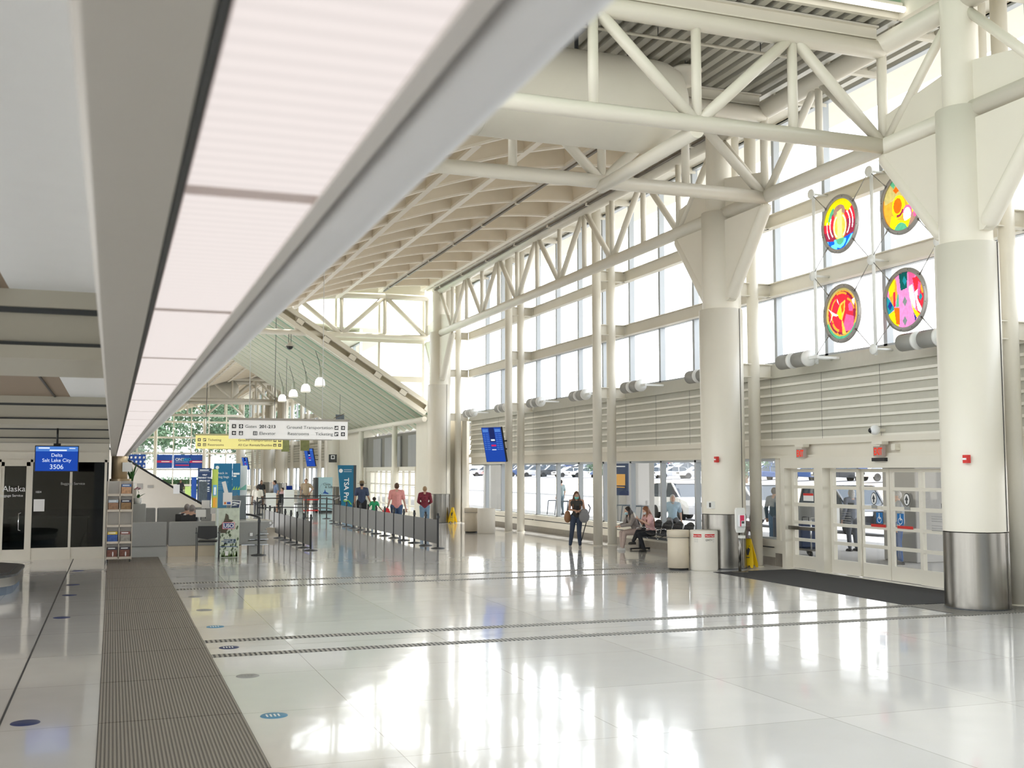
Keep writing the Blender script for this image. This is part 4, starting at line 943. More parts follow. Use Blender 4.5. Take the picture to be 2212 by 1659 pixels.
person('distant person with brown hair behind the stair rail, right one', (6.4, 80, 0), radians(180), stand_pose(), 1.66, 'tan', cloth('dark_top6', (.07, .05, .05)), 'short', cloth('black_p6', (.03, .03, .04)), hair='brown', hairstyle='bob', vox=.02)
# volunteers at the desk
VEST = cloth('navy_vest', (.02, .035, .07))
for i, (x, y, l) in enumerate(((2.07, 32.1, 'left'), (2.05, 31.25, 'nearer'))):
    person(f'grey-haired volunteer in navy vest over white shirt seated at the information desk, the {"farther" if i == 0 else "nearer"} one', (x - .10 * (1 - i), y, 0), radians(-20), sit_pose(.1, .48), 1.66, 'light', VEST, 'tank', cloth('black_p7', (.03, .03, .035)), hair='grey', hairstyle='short', vox=.010, female=True,
           extra=lambda r, J, k: [MB().cap(J['sh' + q], .062 * k, J['el' + q], .05 * k).cap(J['el' + q], .05 * k, J['wr' + q], .036 * k).build('white_sleeve', cloth('white_sleeve', (.66, .68, .70)), r) for q in 'LR'])
    r = root('office_chair', (x - .10 * (1 - i), y, 0), f'black office chair with tall backrest under the {"farther" if i == 0 else "nearer"} desk volunteer', 'chair', rz=radians(-20))
    MB().box(-.24, .24, -.24, .22, .40, .47).build('seat', BLACK, r, bevel=.02); MB().box(-.22, .22, -.30, -.25, .55, 1.02).build('backrest', BLACK, r, bevel=.02); MB().tube((0, 0, .1), (0, 0, .4), .03).box(-.02, .02, -.29, -.25, .4, .6).build('post', BLACK, r)
    m = MB()
    for a in range(5): m.bar((0, 0, .09), (.28 * cos(a * 1.257), .28 * sin(a * 1.257), .05), .04, .03)
    m.build('star_base', BLACK, r)

# ================================================================ hanging wayfinding signs
def arrow(mb, x, z, s, ang, y=-.012):
    R = Matrix.Rotation(ang, 2)
    for poly in ([(-.42, -.09), (.1, -.09), (.1, .09), (-.42, .09)], [(-.02, .38), (.42, 0), (-.02, -.38), (-.16, -.24), (.14, 0), (-.16, .24)]):
        if len(poly) == 6:
            for pp in ([poly[0], poly[1], poly[4], poly[5]], [poly[1], poly[2], poly[3], poly[4]]):
                q = [R @ Vector(p) * s for p in pp]; mb.quad(*[(x + a, y, z + b) for a, b in q])
        else:
            q = [R @ Vector(p) * s for p in poly]; mb.quad(*[(x + a, y, z + b) for a, b in q])
def icon(par, x, z, kind, face):
    MB().box(x - .062, x + .062, -.009, -.004, z - .062, z + .062).build('pictogram_tile', INK, par)
    m = MB(); y = -.012
    if kind.startswith('arrow'): arrow(m, x, z, .105, {'arrowR': 0, 'arrowU': pi / 2, 'arrowL': pi, 'arrowUL': 3 * pi / 4}[kind])
    elif kind == 'plane':
        m.quad((x - .01, y, z - .045), (x + .01, y, z - .045), (x + .012, y, z + .045), (x - .012, y, z + .045)); m.quad((x - .048, y, z - .012), (x, y, z + .012), (x, y, z + .03), (x - .048, y, z)); m.quad((x + .048, y, z - .012), (x + .048, y, z), (x, y, z + .03), (x, y, z + .012)); m.quad((x - .02, y, z - .045), (x + .02, y, z - .045), (x + .008, y, z - .028), (x - .008, y, z - .028))
    elif kind == 'people':
        for d in (-.025, .025): m.lathe((x + d, y, z + .035), [(.001, 0), (.012, 0)], 12, 'Y'); m.box(x + d - .013, x + d + .013, y, y + .001, z - .045, z + .02)
    elif kind == 'bus': m.box(x - .045, x + .045, y, y + .001, z - .03, z + .0); m.box(x - .01, x + .045, y, y + .001, z + .005, z + .03)
    elif kind == 'ticket': m.box(x - .045, x - .005, y, y + .001, z - .04, z + .03); m.box(x + .005, x + .045, y, y + .001, z - .005, z + .035)
    else: m.box(x - .035, x + .035, y, y + .001, z - .045, z + .005); m.lathe((x - .015, y, z + .03), [(.001, 0), (.012, 0)], 12, 'Y'); m.lathe((x + .018, y, z + .03), [(.001, 0), (.012, 0)], 12, 'Y')
    m.build('pictogram', face, par)
def hang_sign(name, label, loc, face, zt, rods, rows):   # zt: height of the roof at x
    r = root(name, loc, label, 'sign'); Wd = 3.66; Hh = .57
    MB().box(0, Wd, 0, .16, 0, Hh).build('sign_panel', face, r, bevel=.004)
    MB().box(-.04, Wd + .05, -.03, .19, Hh, Hh + .07).box(.5, Wd - .5, .02, .14, -.03, 0).build('rail', HOUS if face is SIGNW else mat('olive_rail', (.42, .40, .22), .4), r)
    for x in rods: MB().tube((x, .08, Hh), (x, .08, zt(x + loc[0]) - loc[2] + (.61 if zt is vz else .36)), .012).build('hanger_rod', WHITE if face is SIGNW else DARK, r)
    for it in rows:
        if it[0] == 'i': icon(r, it[1], it[2], it[3], face)
        else: text(it[3], (it[1], -.006, it[2] - .045), it[4], INK, r, align=it[5], sx=it[6] if len(it) > 6 else 1.12, bold=it[7] if len(it) > 7 else 0)
    return r
hang_sign('wayfinding_sign', 'large white hanging sign reading Gates 201-213 and Ground Transportation', (3.33, 34.6, 3.20), SIGNW, vz, (.6, 2.86),
    [('i', .14, .38, 'arrowUL'), ('i', .35, .38, 'plane'), ('t', .47, .38, 'Gates', .135, 'LEFT'), ('t', .90, .38, '201-213', .135, 'LEFT', 1.12, .004),
     ('i', .14, .17, 'arrowL'), ('i', .35, .17, 'bag'), ('i', .78, .17, 'people'), ('t', .90, .17, 'Elevator', .135, 'LEFT'),
     ('t', 3.19, .37, 'Ground Transportation', .135, 'RIGHT'), ('i', 3.30, .37, 'bus'), ('i', 3.51, .37, 'arrowR'),
     ('t', 2.44, .17, 'Restrooms', .135, 'RIGHT'), ('t', 3.19, .17, 'Ticketing', .135, 'RIGHT'), ('i', 3.30, .17, 'ticket'), ('i', 3.51, .17, 'arrowU')])
hang_sign('wayfinding_sign', 'yellow green hanging sign reading Ticketing, Restrooms and All Car Rentals/Shuttles, behind the white one', (3.30, 48.6, 3.16), SIGNY, sz, (.42,  3.3),
    [('i', .14, .38, 'arrowU'), ('i', .36, .38, 'ticket'), ('t', .49, .38, 'Ticketing', .135, 'LEFT'), ('i', .14, .17, 'arrowL'), ('i', .36, .17, 'people'), ('t', .49, .17, 'Restrooms', .135, 'LEFT'),
     ('t', 3.21, .38, 'Ground Transportation', .135, 'RIGHT'), ('i', 3.32, .38, 'bus'), ('i', 3.53, .38, 'arrowR'),
     ('t', 3.21, .17, 'All Car Rentals/Shuttles', .135, 'RIGHT'), ('i', 3.32, .17, 'bag'), ('i', 3.53, .17, 'arrowR')])

# pendant lamps
for i in range(4):
    y = 49.68 + 3.925 * i
    r = root('pendant_lamp', (8.74, y, 6.2), f'white glass bell pendant lamp under the sloped roof, {ORD[i]} from the right of four', 'pendant lamp', 'bell pendants under the sloped roof')
    MB().lathe((0, 0, 0), [(.23, -.13), (.235, -.10), (.225, .02), (.19, .15), (.12, .22), (.10, .24)], 24).build('glass_shade', PENDL, r)
    MB().lathe((0, 0, 0), [(.235, -.16), (.235, -.13)], 24).build('shade_ring', CREAM2, r)
    MB().tube((0, 0, .22), (0, 0, .62), .09, .07).tube((0, 0, .62), (0, 0, .7), .05).build('ballast_housing', mat('pendant_grey', (.45, .46, .38), .5), r)
    MB().path([V(0, 0, .7), V(-.05, 0, .95), V(-.22, 0, 1.45)], .012).build('cable', BLACK, r)
    MB().path([V(0, 0, .7), V(.3, 0, 1.15)], .012).build('stay', CREAM2, r)
# dome camera under the end truss
r = root('dome_camera', (7.05, 47.6, 7.6), 'black dome security camera hanging under the end truss', 'security camera')
MB().tube((-.05, 0, .12), (-.05, 0, .5), .012).tube((.05, 0, .12), (.05, 0, .5), .012).build('hanger', DARK, r); MB().lathe((0, 0, 0), [(.08, .14), (.12, .05), (.2, 0), (.2, -.03)], 20).build('housing', HOUS, r); MB().ell((0, 0, -.04), (.14, .14, .13)).build('dome', BLACK, r)

# ================================================================ stanchions
def stanchion_proto():
    r = root('barrier_post', (0, 0, 0), 'x', 'barrier post')
    MB().lathe((0, 0, 0), [(.001, 1.0), (.030, 1.0), (.032, .97), (.032, .05), (.035, .04)], 14).build('post', BLACK, r)
    MB().lathe((0, 0, 0), [(.035, .045), (.12, .03), (.19, .018), (.20, .0)], 24).build('base', DARK, r)
    MB().box(-.036, .036, -.036, .036, .86, .93).build('belt_cassette', DARK, r)
    return r
proto = stanchion_proto(); first = True
def post(x, y, label, group, silver=False):
    global first
    o = proto if first else copy_tree(proto); first = False
    o.location = (x, y, 0); o['label'] = label; o['group'] = group
    if silver:
        for ch in o.children:
            if ch.name.startswith('post'): ch.data = ch.data.copy(); ch.data.materials[0] = CHROME
    return o
def row(x, ys, nm, silver=()):
    for i, y in enumerate(ys):
        post(x, y, f'{"silver" if i in silver else "black"} post of the {nm}, {ORD[i]} from the camera', nm)
    for i, (a, b) in enumerate(zip(ys, ys[1:])):
        o = MB().box(-.008, .008, a + .035, b - .035, 0, .68)
        o.v = [(p[0] + x, p[1], p[2] + .13) for p in o.v]
        o.build('queue_screen', BARR, label=f'dark barrier panel of the {nm}, {ORD[i]} from the camera', cat='barrier screen', group='screens of the ' + nm)
row(8.80, [30.5 + 1.31 * k for k in range(13)], 'right barrier row', silver=(1, 12))
row(5.24, [30.9 + 1.22 * k for k in range(9)], 'left barrier row beside the desk', silver=(1,))
post(3.66, 29.6, 'single black post standing before the pointed desk end', 'barrier posts standing alone')
# retractable belt barriers beyond
pts = [(6.4, 52.6), (7.6, 52.9), (8.6, 52.2), (9.4, 51.2), (6.0, 57.6), (7.2, 58), (8.5, 57.8), (10.2, 57.4), (11.6, 56.6), (9.3, 49.0), (10.4, 53.4)]
for i, (x, y) in enumerate(pts): post(x, y, f'black belt post in the queue beyond the barrier rows, {ORD[i]} in the maze', 'belt posts of the queue maze')
for a, b in ((0, 1), (1, 2), (2, 3), (4, 5), (5, 6), (6, 7), (7, 8), (3, 9), (9, 10)):
    m = MB()
    for z in (.93, .50): m.bar((*pts[a], z), (*pts[b], z), .004, .05)
    m.build('retractable_belt', BLACK, label=f'pair of black belts between the {ORD[a]} and {ORD[b]} queue maze posts', cat='barrier belt', group='belts of the queue maze')
# ================================================================ information desk and the things around it
dk = root('information_desk', (2.7, 29.9, 0), 'grey panelled information desk with pointed right end behind the black chair', 'desk')
def D(mb): return W(mb, dk)
for a, b, n in ((.30, 1.36, 'x'), (1.40, 3.10, 'y')):
    D(MB().box(a, b, 29.86, 29.94, .27, .90)).build('front_panel', GREYP, dk, bevel=.03)
D(MB().box(1.40, 3.25, 29.90, 30.6, 0, .27)).build('stone_base', STONE, dk)
D(MB().box(.30, .34, 29.9, 32.6, 0.27, .9).box(.3, 1.36, 29.92, 29.96, 0, .27)).build('return_panel', GREYL, dk)
D(MB().prism([(3.09, .90), (4.02, .87), (4.07, .83), (4.03, .78), (3.25, .27), (3.09, .27)], 'Y', 29.86, 29.94)).build('pointed_gable', GREYP, dk)
D(MB().prism([(2.9, 29.85), (4.04, 29.85), (4.0, 30.5), (3.4, 31.6), (2.9, 31.6)], 'Z', .86, .90)).build('worktop', mat('desk_top', (.55, .55, .53), .15), dk)
m = MB()
for z in (.26, .40, .54): m.prism([(3.2, 29.95), (3.92, 29.95), (3.92, 30.5), (3.2, 30.5)], 'Z', z, z + .10)
D(m).build('tier', GREYL, dk); m = MB()
for z in (.25, .39, .53): m.prism([(3.15, 29.90), (3.95, 29.90), (3.95, 30.5), (3.15, 30.5)], 'Z', z, z + .02)
D(m).build('chrome_edge', CHROME, dk)
D(MB().box(3.45, 3.80, 29.98, 30.4, 0, .25)).build('pedestal', GREYL, dk)
D(MB().lathe((3.98, 29.79, .83), [(.001, 0), (.03, 0)], 16, 'Y')).build('round_button', WPRINT, dk)
D(MB().box(3.45, 3.52, 29.78, 29.8, .50, .58)).build('socket_plate', WPRINT, dk)
for a, b in ((.56, 1.18), (1.22, 2.72)):
    r = root('screen_divider', ((a + b) / 2, 32.9, 0), f'grey fabric divider panel at the back of the desk area, {"left" if a < 1 else "right"} one', 'divider')
    MB().box(-(b - a) / 2, (b - a) / 2, -.04, .04, .05, 1.17).build('panel', GREYP, r, bevel=.03); MB().box(-.03, .03, -.2, .2, 0, .05).build('foot', DARK, r)
r = root('metal_cabinet', (.68, 31.5, 0), 'pale grey cabinet behind the rack carrying the orchid', 'cabinet'); MB().box(-.19, .19, -.25, .25, 0, 1.32).build('cabinet_body', GREYL, r, bevel=.01); MB().box(-.15, .15, -.256, -.25, .1, 1.25).build('door', GREYL, r)
r = root('postal_drop_box', (3.17, 31.0, .90), 'grey tilted box on the desk with a white framed eagle emblem', 'mail box', rz=0)
MB().prism([(-.22, 0), (.30, 0), (.27, .64), (-.20, .62)], 'Y', -.12, .12).build('box_body', mat('slate_grey', (.16, .19, .21), .5), r, bevel=.01)
m = MB().prism([(-.13, .28), (.11, .24), (.15, .50), (-.09, .52)], 'Y', -.128, -.122); m.build('emblem_frame', WPRINT, r)
MB().prism([(-.11, .31), (.09, .28), (.125, .48), (-.075, .50)], 'Y', -.132, -.128).build('emblem_field', NAVY, r)
m = MB(); m.quad((-.10, -.134, .44), (.09, -.134, .40), (.115, -.134, .44), (-.05, -.134, .475)); m.quad((-.10, -.134, .36), (.06, -.134, .38), (-.02, -.134, .41)); m.build('eagle_mark', WPRINT, r)
# acrylic leaflet holder and USO display
r = root('poster_stand', (2.83, 29.25, 0), 'tall poster display with camouflage landscape print and USO logo beside the black chair', 'poster stand')
MB().box(-.29, .29, 0, .30, 0, 1.25).build('display_body', mat('poster_sage', (.58, .65, .54), .6, noise=.35, nscale=9), r)
m = MB(); m.box(-.29, -.235, -.004, 0, 0, 1.25).build('side_strip', mat('poster_side', (.62, .68, .66), .5), r)
m = MB(); random.seed(3)
for k in range(60):
    x, z = random.uniform(-.20, .26), random.uniform(.05, .85); s = random.uniform(.008, .03)
    m.quad((x - s, -.004, z), (x, -.004, z - s * 1.5), (x + s, -.004, z + s * .3), (x + s * .2, -.004, z + s * 2))
m.build('leaf_print', mat('print_dark_green', (.12, .17, .10), .7), r)
m = MB(); m.prism([(-.23, .62), (-.05, .62), (.02, .74), (.02, .86), (.10, .90), (.14, .94), (.02, .97), (.0, 1.08), (-.06, 1.12), (-.08, 1.0), (-.12, .88), (-.22, .80)], 'Y', -.006, -.003); m.build('silhouette_print', mat('print_brown', (.10, .085, .06), .7), r)
MB().box(-.14, .17, -.012, -.006, .72, .89).build('logo_border', MAG, r); MB().box(-.13, .16, -.015, -.012, .73, .88).build('logo_white', WPRINT, r); MB().box(-.12, .15, -.018, -.015, .74, .87).build('logo_field', mat('uso_navy', (.03, .05, .22), .5), r)
text('USO', (.015, -.021, .762), .125, WPRINT, r, align='CENTER', bold=.003)
m = MB()
for s_ in (-1, 1):
    for k in range(4): m.box(.015 + s_ * .118 - .006, .015 + s_ * .118 + .006, -.021, -.019, .752 + .03 * k, .765 + .03 * k)
m.build('logo_stars', WPRINT, r)
m = MB()
for z, a, b in ((.44, -.10, .20), (.40, -.16, .22), (.36, -.10, .20), (.26, -.22, .24)): m.box(a, b, -.006, -.004, z, z + .018)
m.build('faint_print_lines', mat('print_blue_grey', (.08, .13, .30), .7), r)
MB().box(-.06, .02, -.007, -.004, .04, .16).build('white_patch', PAPER, r); m = MB()
for k in range(26): x = random.uniform(-.22, .27); m.quad((x - .02, -.005, .01), (x + .02, -.005, .01), (x + .01, -.005, random.uniform(.06, .2)))
m.build('grass_print', mat('print_grass', (.13, .22, .06), .7), r)
r = root('leaflet_holder', (2.80, 29.42, 1.25), 'clear acrylic leaflet holder with white sheets on top of the poster display', 'leaflet holder')
MB().box(-.27, -.262, -.1, .12, 0, .42).box(.262, .27, -.1, .12, 0, .42).box(-.27, .27, .11, .12, 0, .45).box(-.27, .27, -.1, .12, 0, .01).build('acrylic_tray', GLASS, r)
MB().box(-.10, .13, -.09, -.08, .08, .40).build('information_sheet', PAPER, r); MB().box(-.07, -.02, -.095, -.09, .10, .16).build('orange_mark', mat('orange_print', (.7, .2, .05), .6), r); MB().box(.0, .09, -.095, -.09, .10, .16).build('blue_mark', BLUE, r)
MB().obox((-.03, .03, .48), (.10, .01, .42), ry=-.25).build('leaning_leaflet', PAPER, r)
# black chair
r = root('visitor_chair', (2.30, 28.75, 0), 'black armchair with slim metal legs standing before the grey desk', 'chair', rz=radians(-8))
MB().box(-.23, .23, -.20, .24, .43, .48).build('seat', BLACK, r, bevel=.02)
m = MB(); m.prism([(-.24, .56), (-.20, .54), (.0, .51), (.20, .54), (.24, .56), (.23, .84), (-.23, .84)], 'Y', -.27, -.24); m.build('backrest', BLACK, r, bevel=.01)
for sx in (-1, 1):
    for sy in (-1, 1): MB().tube((sx * .27, sy * .22, 0), (sx * .27, sy * .22, .66 if sy > 0 else .8), .011).build('leg', DARK, r)
    MB().box(sx * .27 - .025, sx * .27 + .025, -.2, .26, .655, .68).build('armrest', DARK, r)
# papers and small signs on the desk
for i, (x, y, z, w_, h_) in enumerate(((2.25, 30.6, .98, .26, .20), (2.45, 31.6, 1.18, .22, .22), (2.75, 31.8, 1.02, .3, .16))):
    r = root('desk_notice', (x, y, .9), f'small white printed notice on the desk, {["left low", "middle upright", "right wide"][i]} one', 'notice')
    MB().obox((0, 0, z - .9 + h_ / 2), (w_, .01, h_), rx=-.15).build('sheet', PAPER, r); MB().tube((0, .02, 0), (0, .02, z - .9 + .02), .01).build('stem', DARK, r)
D(MB().box(1.5, 2.95, 30.6, 31.1, .70, .74)).build('inner_shelf', GREYL, dk)
# stair parapet
st = sroot('wall_stair', (2.4, 38, 0))
W(MB().prism([(-.2, 0), (6.2, 0), (6.0, .25), (4.5, .32), (3.65, .60), (2.3, 1.38), (1.27, 2.02), (.6, 2.44), (-.2, 2.95)], 'Y', 38, 38.25), st).build('parapet_panel', mat('cream_stone', (.64, .59, .50), .5, noise=.03), st)
W(MB().path([V(-.2, 38.1, 3.0), V(.6, 38.1, 2.48), V(1.27, 38.1, 2.06), V(2.3, 38.1, 1.42), V(3.2, 38.1, .92), V(3.7, 38.1, .78), V(4.4, 38.1, .74), V(4.7, 38.1, .66)], .035), st).build('handrail', BLACK, st)
W(MB().box(.76, .95, 37.985, 38, 1.62, 1.80).box(1.09, 1.28, 37.985, 38, 1.66, 1.75), st).build('vent_grille', mat('vent_grey', (.35, .33, .29), .5), st)
W(MB().box(1.9, 2.1, 37.97, 38, 1.46, 1.76), st).build('wall_notice', PAPER, st)
# plants
def snake(loc, label, n, hh, sd=1):
    random.seed(sd); r = root('potted_plant', loc, label, 'plant'); MB().lathe((0, 0, 0), [(.001, 0), (.09, 0), (.11, .16), (.001, .16)], 18).build('pot', WHITE, r)
    for k in range(n):
        a = random.uniform(0, 6.28); t = random.uniform(.05, .22); H = hh * random.uniform(.6, 1); m = MB(); d = V(cos(a), sin(a), 0); s_ = V(-sin(a), cos(a), 0)
        pr = [(0, .02), (.4, .034), (.8, .022), (1, .001)]
        for (u, w1), (v, w2) in zip(pr, pr[1:]):
            c1 = d * (.03 + t * u * u) + V(0, 0, .15 + H * u); c2 = d * (.03 + t * v * v) + V(0, 0, .15 + H * v); m.quad(c1 - s_ * w1, c1 + s_ * w1, c2 + s_ * w2, c2 - s_ * w2)
        o = m.build('leaf', GREENF, r); sd_ = o.modifiers.new('t', 'SOLIDIFY'); sd_.thickness = .006
    return r
r = root('tall_plinth', (.50, 32.3, 0), 'slim cream plinth carrying the spiky green plant behind the magazine rack', 'plinth'); MB().box(-.14, .14, -.14, .14, 0, 1.72).build('plinth_body', CREAM2, r)
snake((.50, 32.3, 1.72), 'spiky green snake plant high behind the magazine rack', 9, .62)
r = snake((.66, 31.45, 1.32), 'orchid with pink blossoms on the pale cabinet', 5, .14, 4); m = MB(); m.path([V(0, 0, .15), V(.02, 0, .32), V(-.05, 0, .44)], .005); m.build('stalk', GREENF, r); m = MB()
for k in range(5): m.ell((-.05 + .03 * k - .02, -.02, .40 + .02 * (k % 3)), (.025, .012, .022))
m.build('blossom', mat('orchid_pink', (.55, .30, .36), .6), r)
r = root('wall_box', (.36, 30.45, 2.19), 'small white box fixed beside the warm metallic column', 'wall box'); MB().box(-.12, .12, -.08, .08, 0, .24).build('box_body', WHITE, r)
# magazine rack
r = root('magazine_rack', (.19, 28.6, 0), 'tall wheeled wooden magazine rack with two columns of pockets', 'magazine rack')
RK = mat('rack_birch', (.64, .58, .50), .5, noise=.05)
m = MB(); 
for x in (-.30, -.008, .284): m.box(x, x + .016, -.10, .10, .06, 1.96)
m.build('upright', RK, r); MB().box(-.30, .30, .09, .10, .06, 1.96).build('back_panel', mat('rack_back', (.62, .61, .59), .6), r)
rows = [.10, .47, .87, 1.24, 1.62]
for z in rows: MB().box(-.29, .29, -.10, .10, z - .02, z).build('shelf', RK, r)
for z in rows: MB().box(-.29, .29, -.10, -.095, z, z + .035).build('front_lip', RK, r)
for x in (-.26, .26):
    for y in (-.08, .08): MB().lathe((x, y, .03), [(.001, -.012), (.03, -.012), (.03, .012), (.001, .012)], 14, 'X').build('caster', DARK, r)
mg = [(1, 4, (.05, .16, .42), (.60, .35, .20), 'blue coastal cover'), (0, 3, (.45, .55, .65), (.35, .20, .12), 'pale blue and brown cover'), (1, 3, (.01, .02, .06), (.30, .18, .08), 'black cover with night lights'),
      (0, 1, (.80, .60, .04), (.05, .12, .40), 'yellow and blue cover'), (1, 1, (.25, .08, .07), (.35, .33, .30), 'dark red and grey cover'), (0, 0, (.05, .05, .07), (.20, .08, .06), 'dark cover in the bottom left pocket'), (1, 0, (.05, .05, .07), (.20, .08, .07), 'dark cover in the bottom right pocket')]
for c, rw, c1, c2, l in mg:
    z0 = rows[rw]; x = .19 + (-.15 if c == 0 else .142)
    o = root('magazine', (x, 28.56, z0), f'magazine with {l} in the rack', 'magazine', 'magazines in the rolling rack')
    MB().box(-.115, .115, -.02, .0, 0, .27).build('cover', mat('cover_' + l[:12].replace(' ', '_'), c2, .35, noise=.6, nscale=16), o)
    MB().box(-.113, .113, -.022, -.0195, .20, .268).build('masthead_band', mat('masthead_' + l[:12].replace(' ', '_'), c1, .35), o)
    MB().box(-.09, .07, -.024, -.022, .225, .25).build('masthead_stroke', WPRINT, o)
    if rw in (0,): MB().ell((.02, -.022, .1), (.015, .003, .06)).build('pale_figure', WPRINT, o)
# TV at left
def tv_text(r, rows):
    for s_, x, z, sz in rows: text(s_, (x, -.035, z), sz, SCRT, r, align='CENTER')
r = root('hanging_monitor', (-.93, 21.0, 2.19), 'small blue hanging monitor reading Delta Salt Lake City 3506', 'monitor', rz=radians(2))
MB().box(-.36, .36, -.02, .04, 0, .46).build('casing', BLACK, r, bevel=.006); MB().box(-.345, .345, -.026, -.02, .015, .445).build('screen', SCR, r)
MB().box(-.345, .345, -.029, -.026, .36, .445).build('screen_header', SCRL, r); MB().box(-.30, -.12, -.031, -.029, .405, .43).box(-.12, .16, -.031, -.029, .365, .39).box(.2, .3, -.031, -.029, .405, .42).build('header_print', SCRT, r)
tv_text(r, [('Delta', 0, .265, .085), ('Salt Lake City', 0, .175, .085), ('3506', 0, .05, .115)])
MB().tube((0, .02, .46), (0, .02, .86), .018).box(-.06, .06, .0, .05, .42, .5).build('ceiling_pole', BLACK, r)
# flight screens
def flight_screen(loc, label, k=1.0):
    r = root('flight_screen', loc, label, 'flight screen', 'tilted flight screens on the slim columns')
    Rm = Matrix.Rotation(radians(-60), 4, 'Z') @ Matrix.Rotation(radians(14), 4, 'X')
    def T(mb): mb.v = [tuple(Rm @ Vector(p)) for p in mb.v]; return mb
    T(MB().box(-.47, .47, -.03, .05, -.64, .64)).build('casing', BLACK, r); T(MB().box(-.455, .455, -.036, -.03, -.625, .625)).build('screen', SCR, r)
    T(MB().box(-.12, .13, -.039, -.036, .10, .62)).build('centre_panel', SCRD, r)
    m = MB()
    for sx in (-.42, .16):
        m.box(sx, sx + .26, -.042, -.039, .46, .57)
    T(m).build('column_header', SCRL, r); m = MB()
    for sx in (-.42, .16):
        for q in range(9): m.box(sx, sx + .10, -.042, -.039, .38 - q * .07, .40 - q * .07); m.box(sx + .13, sx + .26, -.042, -.039, .38 - q * .07, .40 - q * .07)
    T(m).build('flight_line', SCRL, r); T(MB().box(-.1, .12, -.042, -.039, -.06, .0)).build('red_flag', SCRR, r); T(MB().box(-.1, .1, -.042, -.039, -.2, -.17).box(-.08, .1, -.042, -.039, .14, .2)).build('white_flag', SCRT, r)
    m = MB(); m.bar((.05, .05, .1), (.62, .42, .15), .05, .05).bar((.05, .05, -.1), (.62, .42, -.15), .05, .05).bar((.1, .1, -.3), (.1, .1, .3), .05, .08); m.build('wall_bracket', BLACK, r)
    return r
flight_screen((12.86, 37.35, 3.16), 'tilted blue flight screen on the slim column pair in the near hall')
flight_screen((12.86, 76.6, 3.16), 'tilted blue flight screen in the distant hall, the nearer')
flight_screen((12.86, 115.9, 3.0), 'tilted blue flight screen in the distant hall, the farther')
r = root('aed_sign', (12.9, 69.0, 2.75), 'small black square defibrillator sign with a white heart tile on the distant column', 'sign'); MB().box(-.25, .25, -.62, -.58, 0, .5).build('sign_plate', INK, r); MB().box(-.12, .12, -.63, -.62, .20, .45).build('tile', WPRINT, r); MB().ell((0, -.635, .33), (.07, .004, .08)).build('heart_mark', INK, r); MB().box(-.02, .02, -.6, 0, .2, .24).build('arm', DARK, r)
r = root('emergency_box', (0, 0, 0), 'x', 'x'); bpy.data.objects.remove(r)
# standing panels around the check-in area
def panel(name, label, x, y, w_, z0, z1, m, cat, th=.08, legs=False):
    r = root(name, (x, y, 0), label, cat); MB().box(-w_ / 2, w_ / 2, 0, th, z0, z1).build('panel_body', m, r)
    if z0 > .02: MB().box(-w_ / 2 + .04, -w_ / 2 + .1, .01, th, 0, z0).box(w_ / 2 - .1, w_ / 2 - .04, .01, th, 0, z0).build('leg', DARK, r)
    return r
r = panel('checkin_panel', 'tall bright blue panel reading Check in & tag bags', 5.50, 60, .95, 0, 2.62, TSAB, 'display panel')
MB().lathe((-.30, -.01, 2.40), [(.001, 0), (.09, 0)], 20, 'Y').build('round_logo', WPRINT, r)
text('Check in', (-.38, -.01, 2.05), .17, WPRINT, r); text('& tag bags', (-.38, -.01, 1.85), .17, WPRINT, r)
m = MB()
for k in range(5): m.box(-.38, random.uniform(.0, .3), -.008, -.004, 1.62 - k * .09, 1.64 - k * .09)
m.build('text_lines', mat('print_light_blue', (.3, .5, .7), .6), r)
r = panel('checkin_panel', 'second blue panel overlapping the check-in panel on its right, white and green at its foot', 6.18, 59.9, .40, .1, 2.62, TSAB, 'display panel'); MB().box(-.16, .16, -.008, -.004, 2.02, 2.12).box(-.16, .0, -.008, -.004, 1.9, 1.98).build('text_lines', WPRINT, r)
m = MB()
for k in range(3): m.prism([(-.2 + .13 * k, 1.22), (-.08 + .13 * k, 1.22), (-.08 + .13 * k, 1.42)], 'Y', -.008, -.004)
m.build('green_wedge', mat('lime_print', (.35, .60, .10), .5), r)
r = panel('white_panel', 'white narrow panel with pale green wedge right of the blue check-in panels', 6.55, 60.4, .5, .1, 2.5, WPRINT, 'display panel'); MB().prism([(-.2, 1.2), (.2, 1.2), (.2, 1.5)], 'Y', -.008, -.004).build('green_wedge', mat('mint_print', (.25, .60, .50), .5), r)
r = panel('help_panel', 'navy standing panel with white capital lettering beginning HELP PREVENT THE SPREAD', 4.45, 58.5, .68, .1, 2.36, NAVY, 'display panel')
for i, s_ in enumerate(('HELP', 'PREVENT THE', 'SPREAD OF', 'COVID-19')): text(s_, (0, -.01, 1.98 - .15 * i), .105, WPRINT, r, align='CENTER', bold=.002)
m = MB().box(-.28, .28, -.008, -.004, 2.18, 2.19)
for k in range(3): m.box(-.25, .25, -.008, -.004, 1.36 - .1 * k, 1.40 - .1 * k)
m.box(-.25, .2, -.008, -.004, 2.24, 2.28); m.build('text_lines', WPRINT, r)
r = panel('green_banner', 'lime green upright banner with a blue bottle picture beside the navy panel', 4.98, 58.6, .30, 0, 2.3, mat('lime_banner', (.48, .60, .12), .6), 'display panel'); MB().box(-.10, .10, -.008, -.004, .95, 1.5).build('blue_field', mat('sky_print', (.12, .38, .65), .5), r); MB().box(-.05, .05, -.012, -.008, 1.0, 1.38).build('bottle_picture', WPRINT, r); MB().box(-.1, .12, -.008, -.004, .35, .85).build('orange_field', mat('orange_field', (.85, .40, .03), .5), r)
